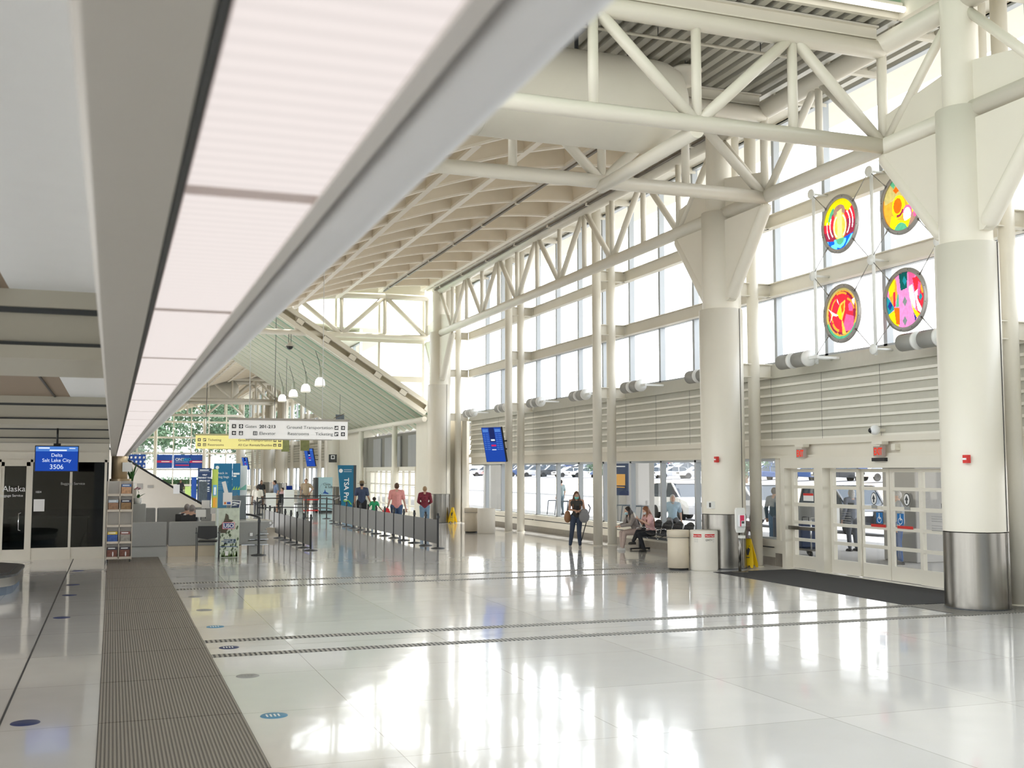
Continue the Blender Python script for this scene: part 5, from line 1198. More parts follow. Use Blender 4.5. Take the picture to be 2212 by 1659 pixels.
r = panel('blue_kiosk', 'short blue kiosk panel left of the navy panel', 4.0, 59.5, .25, .1, 1.9, BLUE, 'kiosk'); r = panel('aqua_sign', 'small lime and aqua standing sign near the stair rail', 3.55, 57, .28, .5, 1.45, mat('lime_sign', (.50, .66, .20), .6), 'sign')
r = panel('dark_display', 'dark slanted display easel with photo print in front of the navy panel', 3.75, 50, .36, .6, 1.75, mat('easel_dark', (.06, .08, .10), .5, noise=.6, nscale=9), 'display panel')
# TSA pylon
r = root('tsa_pylon', (9.45, 46.9, 0), 'blue leaning wedge pylon sign reading TSA Pre with a green check mark', 'sign')
MB().prism([(-.15, 0), (.30, 0), (.30, 2.46), (-.38, 2.46)], 'Y', 0, .08).build('blue_face', mat('pylon_blue', (.005, .15, .28), .35), r); MB().box(.30, .42, .0, .3, 0, 2.46).build('dark_side', INK, r)
text('TSA Pre', (-.10, -.01, 1.92), .29, WPRINT, r, rot=(pi / 2, pi / 2, 0), sx=1.05, bold=.004)
MB().lathe((-.25, -.006, 2.22), [(.001, 0), (.085, 0)], 20, 'Y').build('round_seal', WPRINT, r); MB().box(-.12, .22, -.006, -.002, 2.25, 2.28).box(-.12, .22, -.006, -.002, 2.17, 2.20).build('seal_lines', mat('print_pale', (.4, .5, .6), .5), r)
MB().path([V(-.12, -.01, .98), V(-.07, -.01, .90), V(.08, -.01, .96), V(.22, -.01, .78)], .02).build('check_mark', mat('check_green', (.25, .60, .08), .5), r)
# clean & safe cabinet
r = root('vending_cabinet', (10.75, 59, 0), 'pale blue cabinet with Clean & Safe lettering and an airplane picture', 'cabinet')
MB().box(-.38, .38, 0, .7, .1, 1.88).build('cabinet_body', mat('cabinet_pale_blue', (.42, .62, .68), .4), r); MB().box(-.55, -.38, .0, .7, 0, 1.86).build('dark_side', DARK, r); MB().box(-.5, .38, .0, .7, 0, .1).build('plinth', BLACK, r)
MB().lathe((.02, -.004, 1.25), [(.32, 0), (.335, 0)], 32, 'Y').build('ring_print', mat('grey_blue', (.25, .35, .5), .5), r)
text('Clean', (-.12, -.01, 1.45), .17, INK, r); text('& Safe', (-.02, -.01, 1.30), .17, INK, r)
m = MB(); m.prism([(-.15, 1.02), (.15, .98), (.18, 1.03), (.02, 1.1), (-.02, 1.25), (-.06, 1.1)], 'Y', -.008, -.004); m.build('airplane_print', BLUE, r)
# kiosks and stands
for i, (x, y, z, l) in enumerate(((8.55, 57.2, 1.25, 'white tiered leaflet kiosk before the kiosk travellers'), (7.6, 56.9, 1.1, 'white low counter beside the seated white-shirted person'), (9.75, 60.5, 1.15, 'small grey self-service kiosk behind the backpack traveller'))):
    r = root('kiosk', (x, y, 0), l, 'kiosk'); MB().box(-.24, .24, -.2, .2, 0, z).build('kiosk_body', WHITE if i < 2 else GREYL, r, bevel=.02)
    m = MB()
    for k in range(3): m.box(-.22, .22, -.26, -.2, z - .18 - .2 * k, z - .16 - .2 * k)
    m.build('leaflet_shelf', WPRINT, r)
    if i != 1: MB().obox((0, -.1, z + .1), (.3, .03, .22), rx=-.4).build('screen', SCRD, r)
r = root('luggage_cart_sign', (9.0, 53.5, 0), 'white framed stand with red striped tapes in the queue maze', 'stand'); m = MB()
for x in (-.3, .05, .4): m.box(x, x + .03, -.01, .01, 0, .92)
m.build('upright', WPRINT, r); MB().box(-.3, .43, -.014, -.01, .80, .86).box(-.3, .43, -.014, -.01, .28, .34).build('red_tape', RED, r)
# flags
for i, (x, y, z, w_, h_, c, l) in enumerate(((11.1, 57, 4.2, .45, .95, (.16, .18, .22), 'dark patterned banner under the slope, right one'), (9.3, 57, 3.25, .45, .9, (.20, .20, .08), 'olive hanging banner below the white sign, middle one'), (8.3, 57, 3.2, .4, .7, (.24, .25, .10), 'olive hanging banner below the white sign, left one'))):
    r = root('hanging_banner', (x, y, z), l, 'banner'); MB().box(-w_ / 2, w_ / 2, 0, .01, 0, h_).build('banner_cloth', mat(f'banner_{i}', c, .7, noise=.5, nscale=6), r); MB().bar((-w_ / 2 - .1, 0, h_ - .2), (w_ / 2, 0, h_ + .05), .03, .03).build('pole', BARK, r); MB().tube((0, 0, h_), (0, 0, sz(x) - z + .35), .01).build('hanger', DARK, r)
# blue window banners in the far glass wall
cols = [(2.62, 'white flakes', 0), (5.5, 'a pink stripe', 1), (7.45, 'ONTARIO lettering', 2), (9.2, 'a red stripe', 3), (.9, 'flakes, leftmost', 0)]
for x, l, kd in cols:
    r = root('window_banner', (x, 131.7, 2.55), f'blue banner with {l} in the far glass wall', 'banner'); MB().box(-.9, .9, 0, .05, 0, 1.55).build('banner_cloth', BLUE, r)
    if kd == 0:
        m = MB(); random.seed(5)
        for a in range(4):
            for b_ in range(3): m.obox((-.66 + .45 * a + .1 * (b_ % 2), -.03, .25 + .48 * b_), (.2, .02, .24), ry=.3)
        m.build('white_flake', WPRINT, r)
    if kd in (1, 3): MB().box(-.9, .9, -.03, -.01, .62, .88).build('red_stripe', MAG, r); MB().box(-.3 if kd == 1 else -.6, .6, -.05, -.03, .70, .80).build('stripe_print', WPRINT, r)
    if kd == 2: text('ONT', (-.72, -.03, .85), .44, WPRINT, r, bold=.012); text('ARIO', (.02, -.03, .85), .42, mat('cyan_print', (.03, .45, .8), .5), r, bold=.012); MB().box(-.7, .8, -.03, -.01, .28, .40).build('pink_stripe', MAG, r); MB().box(-.7, .7, -.03, -.01, .68, .74).build('text_lines', mat('print_pale', (.4, .5, .6), .5), r)

# ================================================================ bins, sanitizer, wet floor signs
def bin_small(loc, label, recess=True):
    r = root('waste_bin', loc, label, 'waste bin'); m = MB()
    m.prism([(.24 * cos(t), .24 * sin(t)) for t in [2 * pi * k / 28 for k in range(28)]], 'Z', .05, .88); m.sm = [True] * 28 + [False] * 2; m.build('bin_body', BIN, r)
    MB().lathe((0, 0, 0), [(.001, .05), (.22, .05), (.22, 0)], 24).build('base_ring', BLACK, r); MB().lathe((0, 0, 0), [(.242, .72), (.246, .722), (.246, .728), (.242, .73)], 28).build('lid_seam', DARK, r); MB().lathe((0, 0, 0), [(.25, .88), (.25, .73), (.246, .73)], 28).build('lid', BIN, r); MB().lathe((0, 0, 0), [(.001, .885), (.25, .885), (.25, .88)], 28).build('lid_top', BIN, r)
    return r
def bin_big(loc, label, rl=True):
    r = root('recycling_bin', loc, label, 'recycling bin'); MB().lathe((0, 0, 0), [(.001, .0), (.30, .0), (.315, .03), (.315, .86), (.30, .885), (.001, .885)], 36).build('bin_body', BINW, r)
    if rl:
        def lab(a0, a1, z0, z1, m, nm, rr=.318): MB().lathe((0, 0, 0), [(rr, z0), (rr, z1)], 10, a0=radians(a0), a1=radians(a1)).build(nm, m, r)
        lab(196, 232, .74, .81, RED, 'red_label'); lab(246, 290, .74, .81, RED, 'red_label')
        def tx(s_, a, z, size, m_, al='CENTER'):
            a = radians(a); text(s_, (.321 * cos(a), .321 * sin(a), z), size, m_, r, rot=(pi / 2, 0, a + pi / 2), align=al)
        tx('Paper Only', 214, .76, .042, WPRINT); tx('Mixed Paper', 267, .76, .045, WPRINT); tx('GNT+', 262, .66, .06, INK)
        m = MB()
        for k in range(4):
            for a in (205, 214, 283):
                q = radians(a); m.obox((.319 * cos(q), .319 * sin(q), .70 - .022 * k), (.004, .04, .005), rz=q)
        m.build('fine_print', GREYL, r)
    return r
bin_small((11.98, 22.10, 0), 'small round beige waste bin left of the white recycling bin')
bin_big((12.50, 21.88, 0), 'round white recycling bin with red labels before the steel column base')
bin_big((12.55, 37.3, 0), 'round pale bin near the distant slim column pair', rl=False); bin_small((12.18, 37.9, 0), 'small beige waste bin with blue mark just left of the distant pale bin')
r = root('sanitizer_stand', (12.98, 21.15, 0), 'white hand sanitizer dispenser on a slim steel stand before the column', 'sanitizer stand')
MB().lathe((0, 0, 0), [(.001, .015), (.18, .012), (.18, 0)], 24).build('base_plate', STEEL, r); MB().tube((0, 0, 0), (0, 0, 1.0), .032).build('pole', STEEL, r)
MB().prism([(-.11, .95), (-.08, .86), (.08, .86), (.11, .95), (.115, 1.35), (.09, 1.40), (-.09, 1.40), (-.115, 1.35)], 'Y', -.07, .0).build('back_board', WHITE, r); MB().box(-.085, .085, -.15, -.07, .98, 1.26).build('dispenser_body', WPRINT, r, bevel=.03)
MB().box(-.07, .03, -.154, -.15, 1.12, 1.24).box(-.07, -.045, -.154, -.15, 1.0, 1.12).build('magenta_label', MAG, r); MB().box(-.03, .03, -.154, -.15, 1.06, 1.11).build('sensor_window', DARK, r); MB().box(-.05, .05, -.16, -.02, .74, .80).build('drip_tray', WHITE, r)
def wet(loc, rz, label):
    r = root('wet_floor_sign', loc, label, 'wet floor sign', rz=rz)
    for s_ in (-1, 1):
        m = MB(); R = Matrix.Rotation(s_ * radians(-12), 4, 'X')
        for pp in ([(-.05, .66), (.05, .66), (.15, .10), (.15, 0), (.10, 0), (.07, .05), (-.07, .05), (-.10, 0), (-.15, 0), (-.15, .10)],):
            m.prism(pp, 'Y', -.01, .01)
        m.v = [tuple(Matrix.Translation((0, s_ * .005, .66)) @ R @ Matrix.Translation((0, 0, -.66)) @ Vector(p)) for p in m.v]
        o = m.build('sign_board', YELLOW, r)
        m = MB(); m.prism([(-.012, .28), (.02, .28), (.05, .42), (.0, .46), (-.04, .38)], 'Y', -.013 , .013); m.box(-.05, .05, -.013, .013, .22, .24); m.ell((.02, 0, .49), (.02, .013, .02))
        m.v = [tuple(Matrix.Translation((0, s_ * .005, .66)) @ R @ Matrix.Translation((0, 0, -.66)) @ Vector(p)) for p in m.v]; m.build('slip_symbol', INK, r)
    return r
wet((13.74, 21.98, 0), radians(-58), 'yellow wet floor sign between the steel column base and the slim column')
wet((13.72, 45.3, 0), radians(-50), 'yellow wet floor sign at the foot of the distant big column')
# ================================================================ exit signs, alarms, cameras
for y, l in ((20.95, 'left one above the swing door'), (18.28, 'right one above the sliding doors')):
    r = root('exit_sign', (14.48, y, 2.50), f'lit red EXIT sign, {l}', 'exit sign'); MB().box(-.03, .03, -.15, .15, 0, .20).build('sign_box', EXITM, r); MB().box(-.06, .1, -.16, .16, .24, .30).box(-.02, .02, -.05, .05, .2, .24).build('mounting_plate', CREAM, r)
    text('EXIT', (-.034, 0, .03), .20, EXITR, r, rot=(pi / 2, 0, -pi / 2), align='CENTER', sx=.62, bold=.006)
r = root('small_wall_box', (14.6, 17.95, 2.62), 'small cream box beside the right EXIT sign', 'wall box'); MB().box(-.05, .1, -.06, .06, 0, .12).build('box_body', CREAM, r)
r = root('dome_camera', (14.42, 18.32, 3.03), 'white dome security camera on the louvres above the sliding doors', 'security camera'); MB().ell((0, 0, 0), (.11, .09, .10)).build('housing', WPRINT, r); MB().ell((-.06, .03, -.01), (.07, .06, .06)).build('dome', BLACK, r); MB().box(0, .28, -.03, .03, -.03, .03).build('arm', CREAM, r)
for (x, y, z, l) in ((12.80, 14.02, 2.33, 'on the nearest big column'), (12.83, 21.80, 2.40, 'on the bins column')):
    r = root('fire_alarm', (x, y, z), f'small red fire alarm strobe {l}', 'fire alarm'); MB().box(-.05, .02, -.05, .05, 0, .13).build('alarm_body', RED, r); MB().box(-.065, -.05, -.035, .035, .05, .08).build('strobe_lens', WPRINT, r)
r = root('wall_phone', (12.80, 22.0, 1.36), 'small white telephone box on the left flank of the bins column', 'wall phone'); MB().box(-.08, .02, -.1, .1, 0, .16).build('box_body', WHITE, r); MB().box(-.09, -.08, -.09, -.02, .03, .13).build('dark_slot', DARK, r)
# spotlight pairs on the sill
for i, (y, k) in enumerate(((16.45, 1), (20.45, 1), (24.6, 1), (28.45, 1), (32.3, 1), (36.2, 1), (39.7, 1), (43.8, 1), (47.2, .9))):
    r = root('uplight_pair', (13.98, y, 4.62), f'pair of grey cylinder uplights on the window sill, {ORD[i]} from the right', 'uplight', 'cylinder uplights along the sill')
    for s_ in (-.34, .24):
        MB().lathe((0, s_, 0), [(.001, -.24), (.155, -.24), (.165, -.22), (.165, .22), (.001, .24)], 24, 'Y').build('cylinder', mat('uplight_grey', (.30, .30, .28), .5), r)
        MB().lathe((0, s_ - .22, 0), [(.001, -.041), (.175, -.04), (.175, .03), (.15, .03)], 24, 'Y').build('white_collar', WHITE, r)
        MB().lathe((0, s_, 0), [(.167, -.17), (.167, .17)], 8, 'Y', a0=radians(55), a1=radians(125)).build('dark_lens', BLACK, r)
    MB().bar((0, -.6, 0), (.0, -.9, 0), .06, .06).bar((0, -.8, 0), (.6, -.8, 0), .05, .05).tube((0, -.5, 0), (0, -.62, 0), .1, .05).build('mounting_arm', WHITE, r)
# ================================================================ coloured glass medallions
def tm(n, c): return trans_mat('tint_' + n, c)
TC = dict(maroon=(.30, .03, .06), red=(.75, .03, .05), yellow=(.95, .80, .01), pale=(.85, .80, .25), brown=(.38, .22, .16), blue=(.01, .12, .75), cyan=(.15, .65, .80), green=(.10, .40, .22), orange=(.90, .35, .04), white=(.9, .9, .92),
          dorange=(.85, .14, .01), pink=(.80, .25, .50), hotpink=(.85, .12, .30), teal=(.02, .25, .30), dgreen=(.01, .10, .09), grey=(.18, .22, .20), mix=(.50, .42, .15), cream=(.88, .78, .62), navy=(.02, .04, .22), amber=(.85, .52, .08))
def arc(cx, cy, r0, r1, a0, a1, n=14, sx=1, sy=1):
    A_ = [radians(a0 + (a1 - a0) * k / n) for k in range(n + 1)]
    return [(cx + sx * r1 * cos(t), cy + sy * r1 * sin(t)) for t in A_] + ([(cx + sx * r0 * cos(t), cy + sy * r0 * sin(t)) for t in reversed(A_)] if r0 > 0 else [(cx, cy)])
def ell2(cx, cy, rx, ry, n=24): return [(cx + rx * cos(2 * pi * k / n), cy + ry * sin(2 * pi * k / n)) for k in range(n)]
def clipd(poly, R=.98):   # keep inside the round pane (Sutherland-Hodgman against a 40-gon)
    out = poly
    for k in range(40):
        t = 2 * pi * k / 40; nx, ny = cos(t), sin(t); new = []
        for i in range(len(out)):
            a, b = out[i - 1], out[i]; da = a[0] * nx + a[1] * ny - R; db = b[0] * nx + b[1] * ny - R
            if (da > 0) != (db > 0): f_ = da / (da - db); new.append((a[0] + (b[0] - a[0]) * f_, a[1] + (b[1] - a[1]) * f_))
            if db <= 0: new.append(b)
        out = new
        if not out: return []
    return out
def strips(pl):   # a ring polygon from arc() is split into quads so that it stays planar and convex
    n = len(pl) // 2; o = [pl[:n], pl[n:][::-1]]
    return [[o[0][k], o[0][k + 1], o[1][k + 1], o[1][k]] for k in range(n - 1)]
def medallion(y, z, label, bg, shapes):
    r = root('glass_medallion', (14.2, y, z), label, 'glass artwork', 'round coloured glass medallions before the window'); R = .62; Ri = .545
    MB().lathe((0, 0, 0), [(Ri - .01, -.02), (R, -.02), (R, .02), (Ri - .01, .02), (Ri - .01, -.02)], 48, 'X').build('ring_frame', mat('medallion_ring', (.42, .40, .38), .4, .6), r)
    for k in range(12): t = 2 * pi * k / 12 + .2; MB().ell((-.022, .583 * cos(t), .583 * sin(t)), (.004, .010, .010), n=8, m=5).build('rivet', DARK, r)
    # one layer of glass: every small tile takes the colour of the topmost shape at its centre
    def inside(p, x, y):
        c = False; j = len(p) - 1
        for i in range(len(p)):
            if (p[i][1] > y) != (p[j][1] > y) and x < (p[j][0] - p[i][0]) * (y - p[i][1]) / (p[j][1] - p[i][1]) + p[i][0]: c = not c
            j = i
        return c
    cells = {}; N = 90
    fl = [(c, pl if isinstance(pl[0], list) else [pl]) for c, pl in shapes]
    for a in range(N):
        y0 = -1 + 2 * a / N; yc = y0 + 1 / N; prev = None; x0 = None
        for b in range(N + 1):
            xc = -1 + (2 * b + 1) / N; col = None
            if b < N and xc * xc + yc * yc < 1:
                col = bg
                for c, pl in fl:
                    if any(inside(p, xc, yc) for p in pl): col = c
            if col != prev:
                if prev is not None: cells.setdefault(prev, MB()).quad((0, -x0 * Ri, y0 * Ri), (0, -(-1 + 2 * b / N) * Ri, y0 * Ri), (0, -(-1 + 2 * b / N) * Ri, (y0 + 2 / N) * Ri), (0, -x0 * Ri, (y0 + 2 / N) * Ri))
                prev = col; x0 = -1 + 2 * b / N
    for c, m in cells.items(): m.build(c + '_glass', tm(c, TC[c]), r)
    return r
D1 = [('red', [(-1, .3), (-.2, .45), (-.3, .1), (-.55, -.2), (-1, -.2)]), ('red', [(.25, .45), (1, .75), (1, .0), (.35, .1)]), ('yellow', strips(arc(0, 0, .62, 1.05, 38, 172))), ('green', strips(arc(-.1, .15, .45, .62, 115, 175))), ('brown', ell2(-.02, .48, .36, .28)), ('maroon', [(.3, .1), (.75, .1), (.75, -.55), (.3, -.55)]),
      ('amber', ell2(0, -.08, .42, .55)), ('white', strips(arc(0, -.08, .34, .39, 120, 240, sy=1.25))), ('white', strips(arc(0, -.08, .34, .39, -60, 60, sy=1.25))), ('white', strips(arc(0, 0, .58, .64, 150, 225))), ('white', strips(arc(0, 0, .78, .83, 165, 215))), ('white', strips(arc(0, 0, .58, .64, -45, 45))), ('white', strips(arc(0, 0, .76, .82, -20, 38))),
      ('pale', [(-.16, .50), (.14, .58), (.14, -.6), (-.16, -.6)]), ('blue', [(-1, -.52), (-.3, -.62), (.3, -.55), (.9, -.45), (.9, -1), (-1, -1)]), ('cyan', [(-1, -.5), (-.75, -.55), (-.62, -.9), (-.9, -.8)]), ('cyan', strips(arc(0, -.55, .22, .38, 180, 350))), ('green', arc(0, -.56, 0, .24, 180, 360)), ('cyan', [(-.6, -.75), (-.2, -.7), (-.2, -.95), (-.45, -.95)]), ('cyan', [(.45, -.95), (.85, -.55), (.7, -.5), (.3, -.9)])]
D2 = [('mix', [(-1, .9), (.5, .9), (.3, .3), (-.9, .1)]), ('green', [(-.7, .9), (-.2, .95), (-.4, .6)]), ('dorange', [(-.45, .55), (.05, .85), (.2, .6), (-.3, .4)]), ('hotpink', [(.15, .75), (.5, .55), (.3, .4)]), ('pale', [(.3, .6), (.65, .5), (.5, .2), (.3, .25)]), ('teal', ell2(.85, -.05, .13, .25)), ('brown', [(.4, -.5), (1, -.3), (.8, -.8), (.3, -.95)]),
      ('yellow', [(.1, .3), (.4, .38), (.7, .3), (.75, -.4), (.35, -.45), (.3, -.1)]), ('yellow', ell2(-.18, -.1, .34, .42)), ('dorange', ell2(-.22, -.06, .22, .28)), ('maroon', strips(arc(-.2, -.12, .22, .30, 250, 340, sy=1.2))), ('hotpink', ell2(.28, -.38, .24, .26)), ('white', ell2(.26, -.47, .20, .26)), ('yellow', [(-.55, -.35), (-.2, -.58), (.2, -.68), (.45, -.6), (.25, -1), (-.3, -.92), (-.7, -.8)]), ('green', arc(-.1, -1.05, 0, .36, 10, 170)), ('hotpink', [(.58, -.35), (.8, -.35), (.75, -.65), (.58, -.6)])]
D3 = [('orange', strips(arc(0, .0, .84, .90, 0, 360, n=36))), ('maroon', ell2(0, .02, .84, .84)), ('red', ell2(-.05, .05, .74, .76)), ('hotpink', [(.25, -.05), (.72, -.2), (.66, -.72), (.2, -.72), (.08, -.45)]), ('hotpink', [(.4, .3), (.7, .45), (.65, .0), (.42, .05)]), ('orange', strips(arc(-.05, .1, .66, .74, 60, 110))), ('orange', strips(arc(-.05, .05, .58, .64, 120, 215))), ('orange', strips(arc(-.05, -.1, .52, .62, 205, 255))),
      ('orange', strips(arc(.2, 0, .5, .58, 10, 75))), ('amber', [(-.32, .02), (-.1, .38), (.22, .5), (.18, .1), (.0, -.28), (-.12, -.2)]), ('dorange', [(-.05, .3), (.14, .4), (.1, .08), (0, .0)]), ('yellow', [(-.3, .02), (-.12, .28), (-.02, .0), (-.02, -.24), (-.14, -.2)]), ('cream', [(-.88, .3), (-.5, .08), (-.2, -.05), (-.35, -.08), (-.55, -.02), (-.75, -.3), (-.62, .02)]), ('white', [(-.3, .65), (-.22, .5), (-.15, .35), (-.28, .48)]), ('white', [(.6, .45), (.78, .5), (.76, .2), (.66, .3)]),
      ('amber', [(-.02, -.28), (.04, -.28), (.24, -.82), (.0, -.80)]), ('orange', strips(arc(.05, -.45, .42, .52, 215, 325))), ('green', strips(arc(0, 0, .88, 1.0, 200, 330)))]
D4 = [('pink', [(-.4, .9), (.3, 1), (.5, -.9), (-.3, -1)]), ('orange', [(-.85, .5), (-.45, .8), (-.4, .2), (-.6, -.2), (-.85, .2)]), ('yellow', [(-.9, .5), (-.5, .95), (-.55, .4), (-.75, .2)]), ('red', [(-.62, .35), (-.5, .35), (-.5, -.15), (-.62, -.2)]), ('teal', [(-1, .3), (-.8, .1), (-.55, -.25), (-.95, -.45)]), ('navy', [(-.82, .05), (-.68, -.1), (-.8, -.28), (-.93, -.12)]), ('yellow', [(-1, -.45), (-.55, -.3), (-.4, -.7), (-.35, -1), (-.9, -.9)]), ('dorange', [(-.6, -.2), (-.3, -.25), (-.32, -.85), (-.5, -.8)]), ('green', [(-.4, .25), (-.33, .25), (-.33, -.2), (-.5, -.2)]),
      ('dgreen', [(-.3, .95), (.15, 1), (.1, .4), (-.22, .35)]), ('teal', [(-.02, .85), (.1, .65), (.0, .5), (-.12, .68)]), ('hotpink', [(.18, 1), (.55, .85), (.4, .5), (.22, .5)]), ('red', [(.4, .7), (.75, .75), (1, .3), (1, -.5), (.6, -.7), (.5, .2)]), ('orange', [(.75, .5), (1, .5), (1, .1), (.85, .1)]), ('hotpink', [(.7, .55), (.82, .45), (.72, .0), (.6, .1)]), ('cream', [(.2, .42), (.38, .5), (.5, .0), (.52, -.35), (.35, -.35), (.22, .1)]), ('white', [(.48, .2), (.66, .28), (.62, -.05), (.85, -.45), (.8, -.6), (.62, -.45)]), ('yellow', [(.3, -.1), (.42, -.35), (.72, -.6), (.58, -.72), (.42, -.5)]), ('navy', [(.42, -.5), (.56, -.72), (.48, -.82)]),
      ('grey', [(-.02, .12), (.10, -.06), (-.02, -.24), (-.14, -.06)]), ('grey', [(-.04, -.58), (.08, -.74), (-.04, -.92), (-.16, -.74)]), ('teal', [(.78, .12), (.88, .0), (.78, -.14), (.68, -.02)])]
medallion(19.0, 7.37, 'round glass medallion with yellow arch over a pale column and blue waves', 'maroon', D1)
medallion(17.07, 7.37, 'round glass medallion with yellow and orange circles, half hidden by the column wing', 'orange', D2)
medallion(19.0, 5.48, 'round glass medallion mostly red with a yellow leaf and green rim', 'mix', D3)
medallion(17.05, 5.48, 'round glass medallion with a pink centre band and grey diamonds', 'pink', D4)
cb = root('medallion_cables', (14.2, 18, 6.4), 'thin steel cables and round hubs holding the four coloured medallions', 'cable rig')
hubs = [(y, z) for y in (19.9, 17.95, 16.05) for z in (8.22, 6.42, 4.62)]
for y in (19.9, 17.95): W(MB().tube((14.2, y, 4.5), (14.2, y, 8.25), .035, n=10), cb).build('vertical_rod', WHITE, cb)
for y, z in hubs: W(MB().lathe((14.14, y, z), [(.001, -.03), (.10, -.02), (.11, .0), (.10, .02), (.001, .03)], 20, 'X').tube((14.14, y, z), (14.6, y, z), .025, n=8), cb).build('hub', WHITE, cb)
for yc, zc in ((19.0, 7.37), (17.05, 7.37), (19.0, 5.48), (17.05, 5.48)):
    for sy in (-1, 1):
        for sz_ in (-1, 1):
            h_ = min(hubs, key=lambda q: (q[0] - (yc + sy * .95)) ** 2 + (q[1] - (zc + sz_ * .9)) ** 2)
            d = Vector((0, h_[0] - yc, h_[1] - zc)).normalized(); a = Vector((14.18, yc, zc)) + d * .60
            W(MB().tube(a, (14.14, h_[0], h_[1]), .008, n=6), cb).build('cable', STEEL, cb); W(MB().tube(a, a + d * .12, .02, .008, n=8), cb).build('cable_clamp', STEEL, cb)

# ================================================================ baggage carousel at the left edge
r = root('baggage_carousel', (-2.4, 22.9, 0), 'rounded end of a baggage carousel with dark belt at the left edge', 'baggage carousel')
def rr(w_, h_, rad, n=8):
    o = []
    for cx, cy, a in ((w_ - rad, h_ - rad, 0), (-w_ + rad, h_ - rad, 90), (-w_ + rad, -h_ + rad, 180), (w_ - rad, -h_ + rad, 270)):
        o += [(cx + rad * cos(radians(a + 90 * k / n)), cy + rad * sin(radians(a + 90 * k / n))) for k in range(n + 1)]
    return o
def shift(p, dx): return [(a + dx, b) for a, b in p]
for z0, z1, g, m_, nm in ((0, .16, .0, mat('carousel_blue', (.10, .14, .20), .4), 'plinth'), (.16, .32, .06, STEEL, 'steel_apron'), (.32, .36, .08, DARK, 'bumper')):
    q = MB().prism(shift(rr(2.0 + g, 1.75 + g, 1.0), -1.25), 'Z', z0, z1); q.build(nm, m_, r)
MB().prism(shift(rr(1.95, 1.7, .95), -1.25), 'Z', .36, .38).build('belt', mat('belt_rubber', (.03, .03, .035), .45), r)
q = MB().prism(shift(rr(1.3, .9, .5), -1.4), 'Z', .38, .55); q.build('inner_island', STEEL, r)

# ================================================================ outside
srt('ground_1', MB().box(14.78, 24.2, -30, 160, -.12, 0.0), CONC)
srt('ground_2', MB().box(24.2, 40, -30, 200, -.22, -.10), ASPH)
srt('ground_3', MB().box(40, 42.5, -30, 200, -.2, .05), CONC)
srt('ground_4', MB().quad((42.5, -60, .0), (42.5, 260, .0), (60, 260, 1.2), (60, -60, 1.2)), TAN)
srt('ground_5', MB().quad((60, -60, 1.2), (60, 300, 1.2), (190, 300, 7.05), (190, -60, 7.05)), ASPH)
srt('ground_6', MB().box(-30, 14.7, 133, 260, -.2, -.02), mat('lawn', (.12, .2, .07), .9, noise=.3))
for i, (y, l) in enumerate(((22.3, 'seen through the sliding doors'), (38.2, 'seen right of the standing woman'), (6.5, 'outside the frame'), (54, 'far along the kerb'))):
    tag(MB().box(18.2, 19.4, y - .6, y + .6, 0, 4.72).build('outdoor_pier', CONC, bevel=.03), f'square concrete canopy pier outside the glass, {l}', 'pier', 'concrete piers along the kerb')
srt('ceiling_13', MB().box(17.4, 24.5, -10, 133, 4.72, 5.0).box(15.1, 17.4, -10, 31.5, 4.45, 4.7), CONC)  # canopy with an inner strip added to block sun at the doors
CARC = {'white': (.75, .75, .76), 'silver': (.45, .46, .48), 'black': (.02, .022, .026), 'blue': (.04, .08, .2), 'red': (.4, .03, .03), 'grey': (.16, .17, .18)}
def car(loc, rz, col, label, suv=False, two=False):
    r = root('car', loc, label, 'car', rz=rz); pm = mat('car_paint_' + col, CARC[col], .25, .2, coat=.8); L = 2.35; zt = 1.75 if suv else 1.42; zb = 1.05 if suv else .88
    prof = [(-L, .35), (-L, zb - .1), (-L + .15, zb), (-L + (.15 if suv else .75), zb + .02), (-L + (.35 if suv else 1.15), zt - .05), (-L + 1.3, zt), (.35, zt), (1.05, zb + .05), (L - .2, zb - .12), (L, zb - .3), (L, .35)]
    body = MB(); body.prism([(a, b) for a, b in prof[:4]] + [(1.05, zb + .05)] + prof[8:], 'Y', -.92, .92); body.build('car_body', pm, r, bevel=.06)
    cab = MB(); top = prof[3:8]; n = len(top)
    vs = [(a, -.88 if i in (0, n - 1) else -.74, b) for i, (a, b) in enumerate(top)] + [(a, .88 if i in (0, n - 1) else .74, b) for i, (a, b) in enumerate(top)]
    cab._a(vs, [(k, k + 1, n + k + 1, n + k) for k in range(n - 1)] + [tuple(range(n))[::-1], tuple(range(n, 2 * n))]); cab.build('cabin_glass', CARGL, r)
    rf = MB(); rf.box(-L + 1.2, .42, -.74, .74, zt - .03, zt + .03)
    for a, b in ((top[0], top[1]), (top[-2], top[-1])):
        for s_ in (-1, 1): rf.bar((a[0], s_ * .82, a[1]), (b[0], s_ * .78, b[1]), .07, .07)
    for s_ in (-1, 1): rf.bar((-.35, s_ * .88, zb), (-.35, s_ * .75, zt), .09, .05)
    rf.build('roof_and_pillars', pm, r)
    for x in (-1.42, 1.42):
        for s_ in (-1, 1): MB().lathe((x, s_ * .86, .34), [(.001, -.1), (.33, -.1), (.345, -.06), (.345, .06), (.33, .1), (.22, .105), (.2, .08), (.001, .08)], 20, 'Y').build('wheel', RUBBER, r)
    m = MB(); m.box(L - .02, L + .02, -.85, -.5, zb - .32, zb - .18).box(L - .02, L + .02, .5, .85, zb - .32, zb - .18); m.build('headlight', WPRINT, r)
    MB().box(L - .02, L + .015, -.45, .45, zb - .36, zb - .16).build('grille', BLACK, r)
    if two:
        MB().box(-1.1, .9, -.935, .935, .36, zb - .05).build('door_panels', WPRINT, r)
        text('POLICE', (-.1, -.94, .62), .34, INK, r, align='CENTER', bold=.008)
    return r
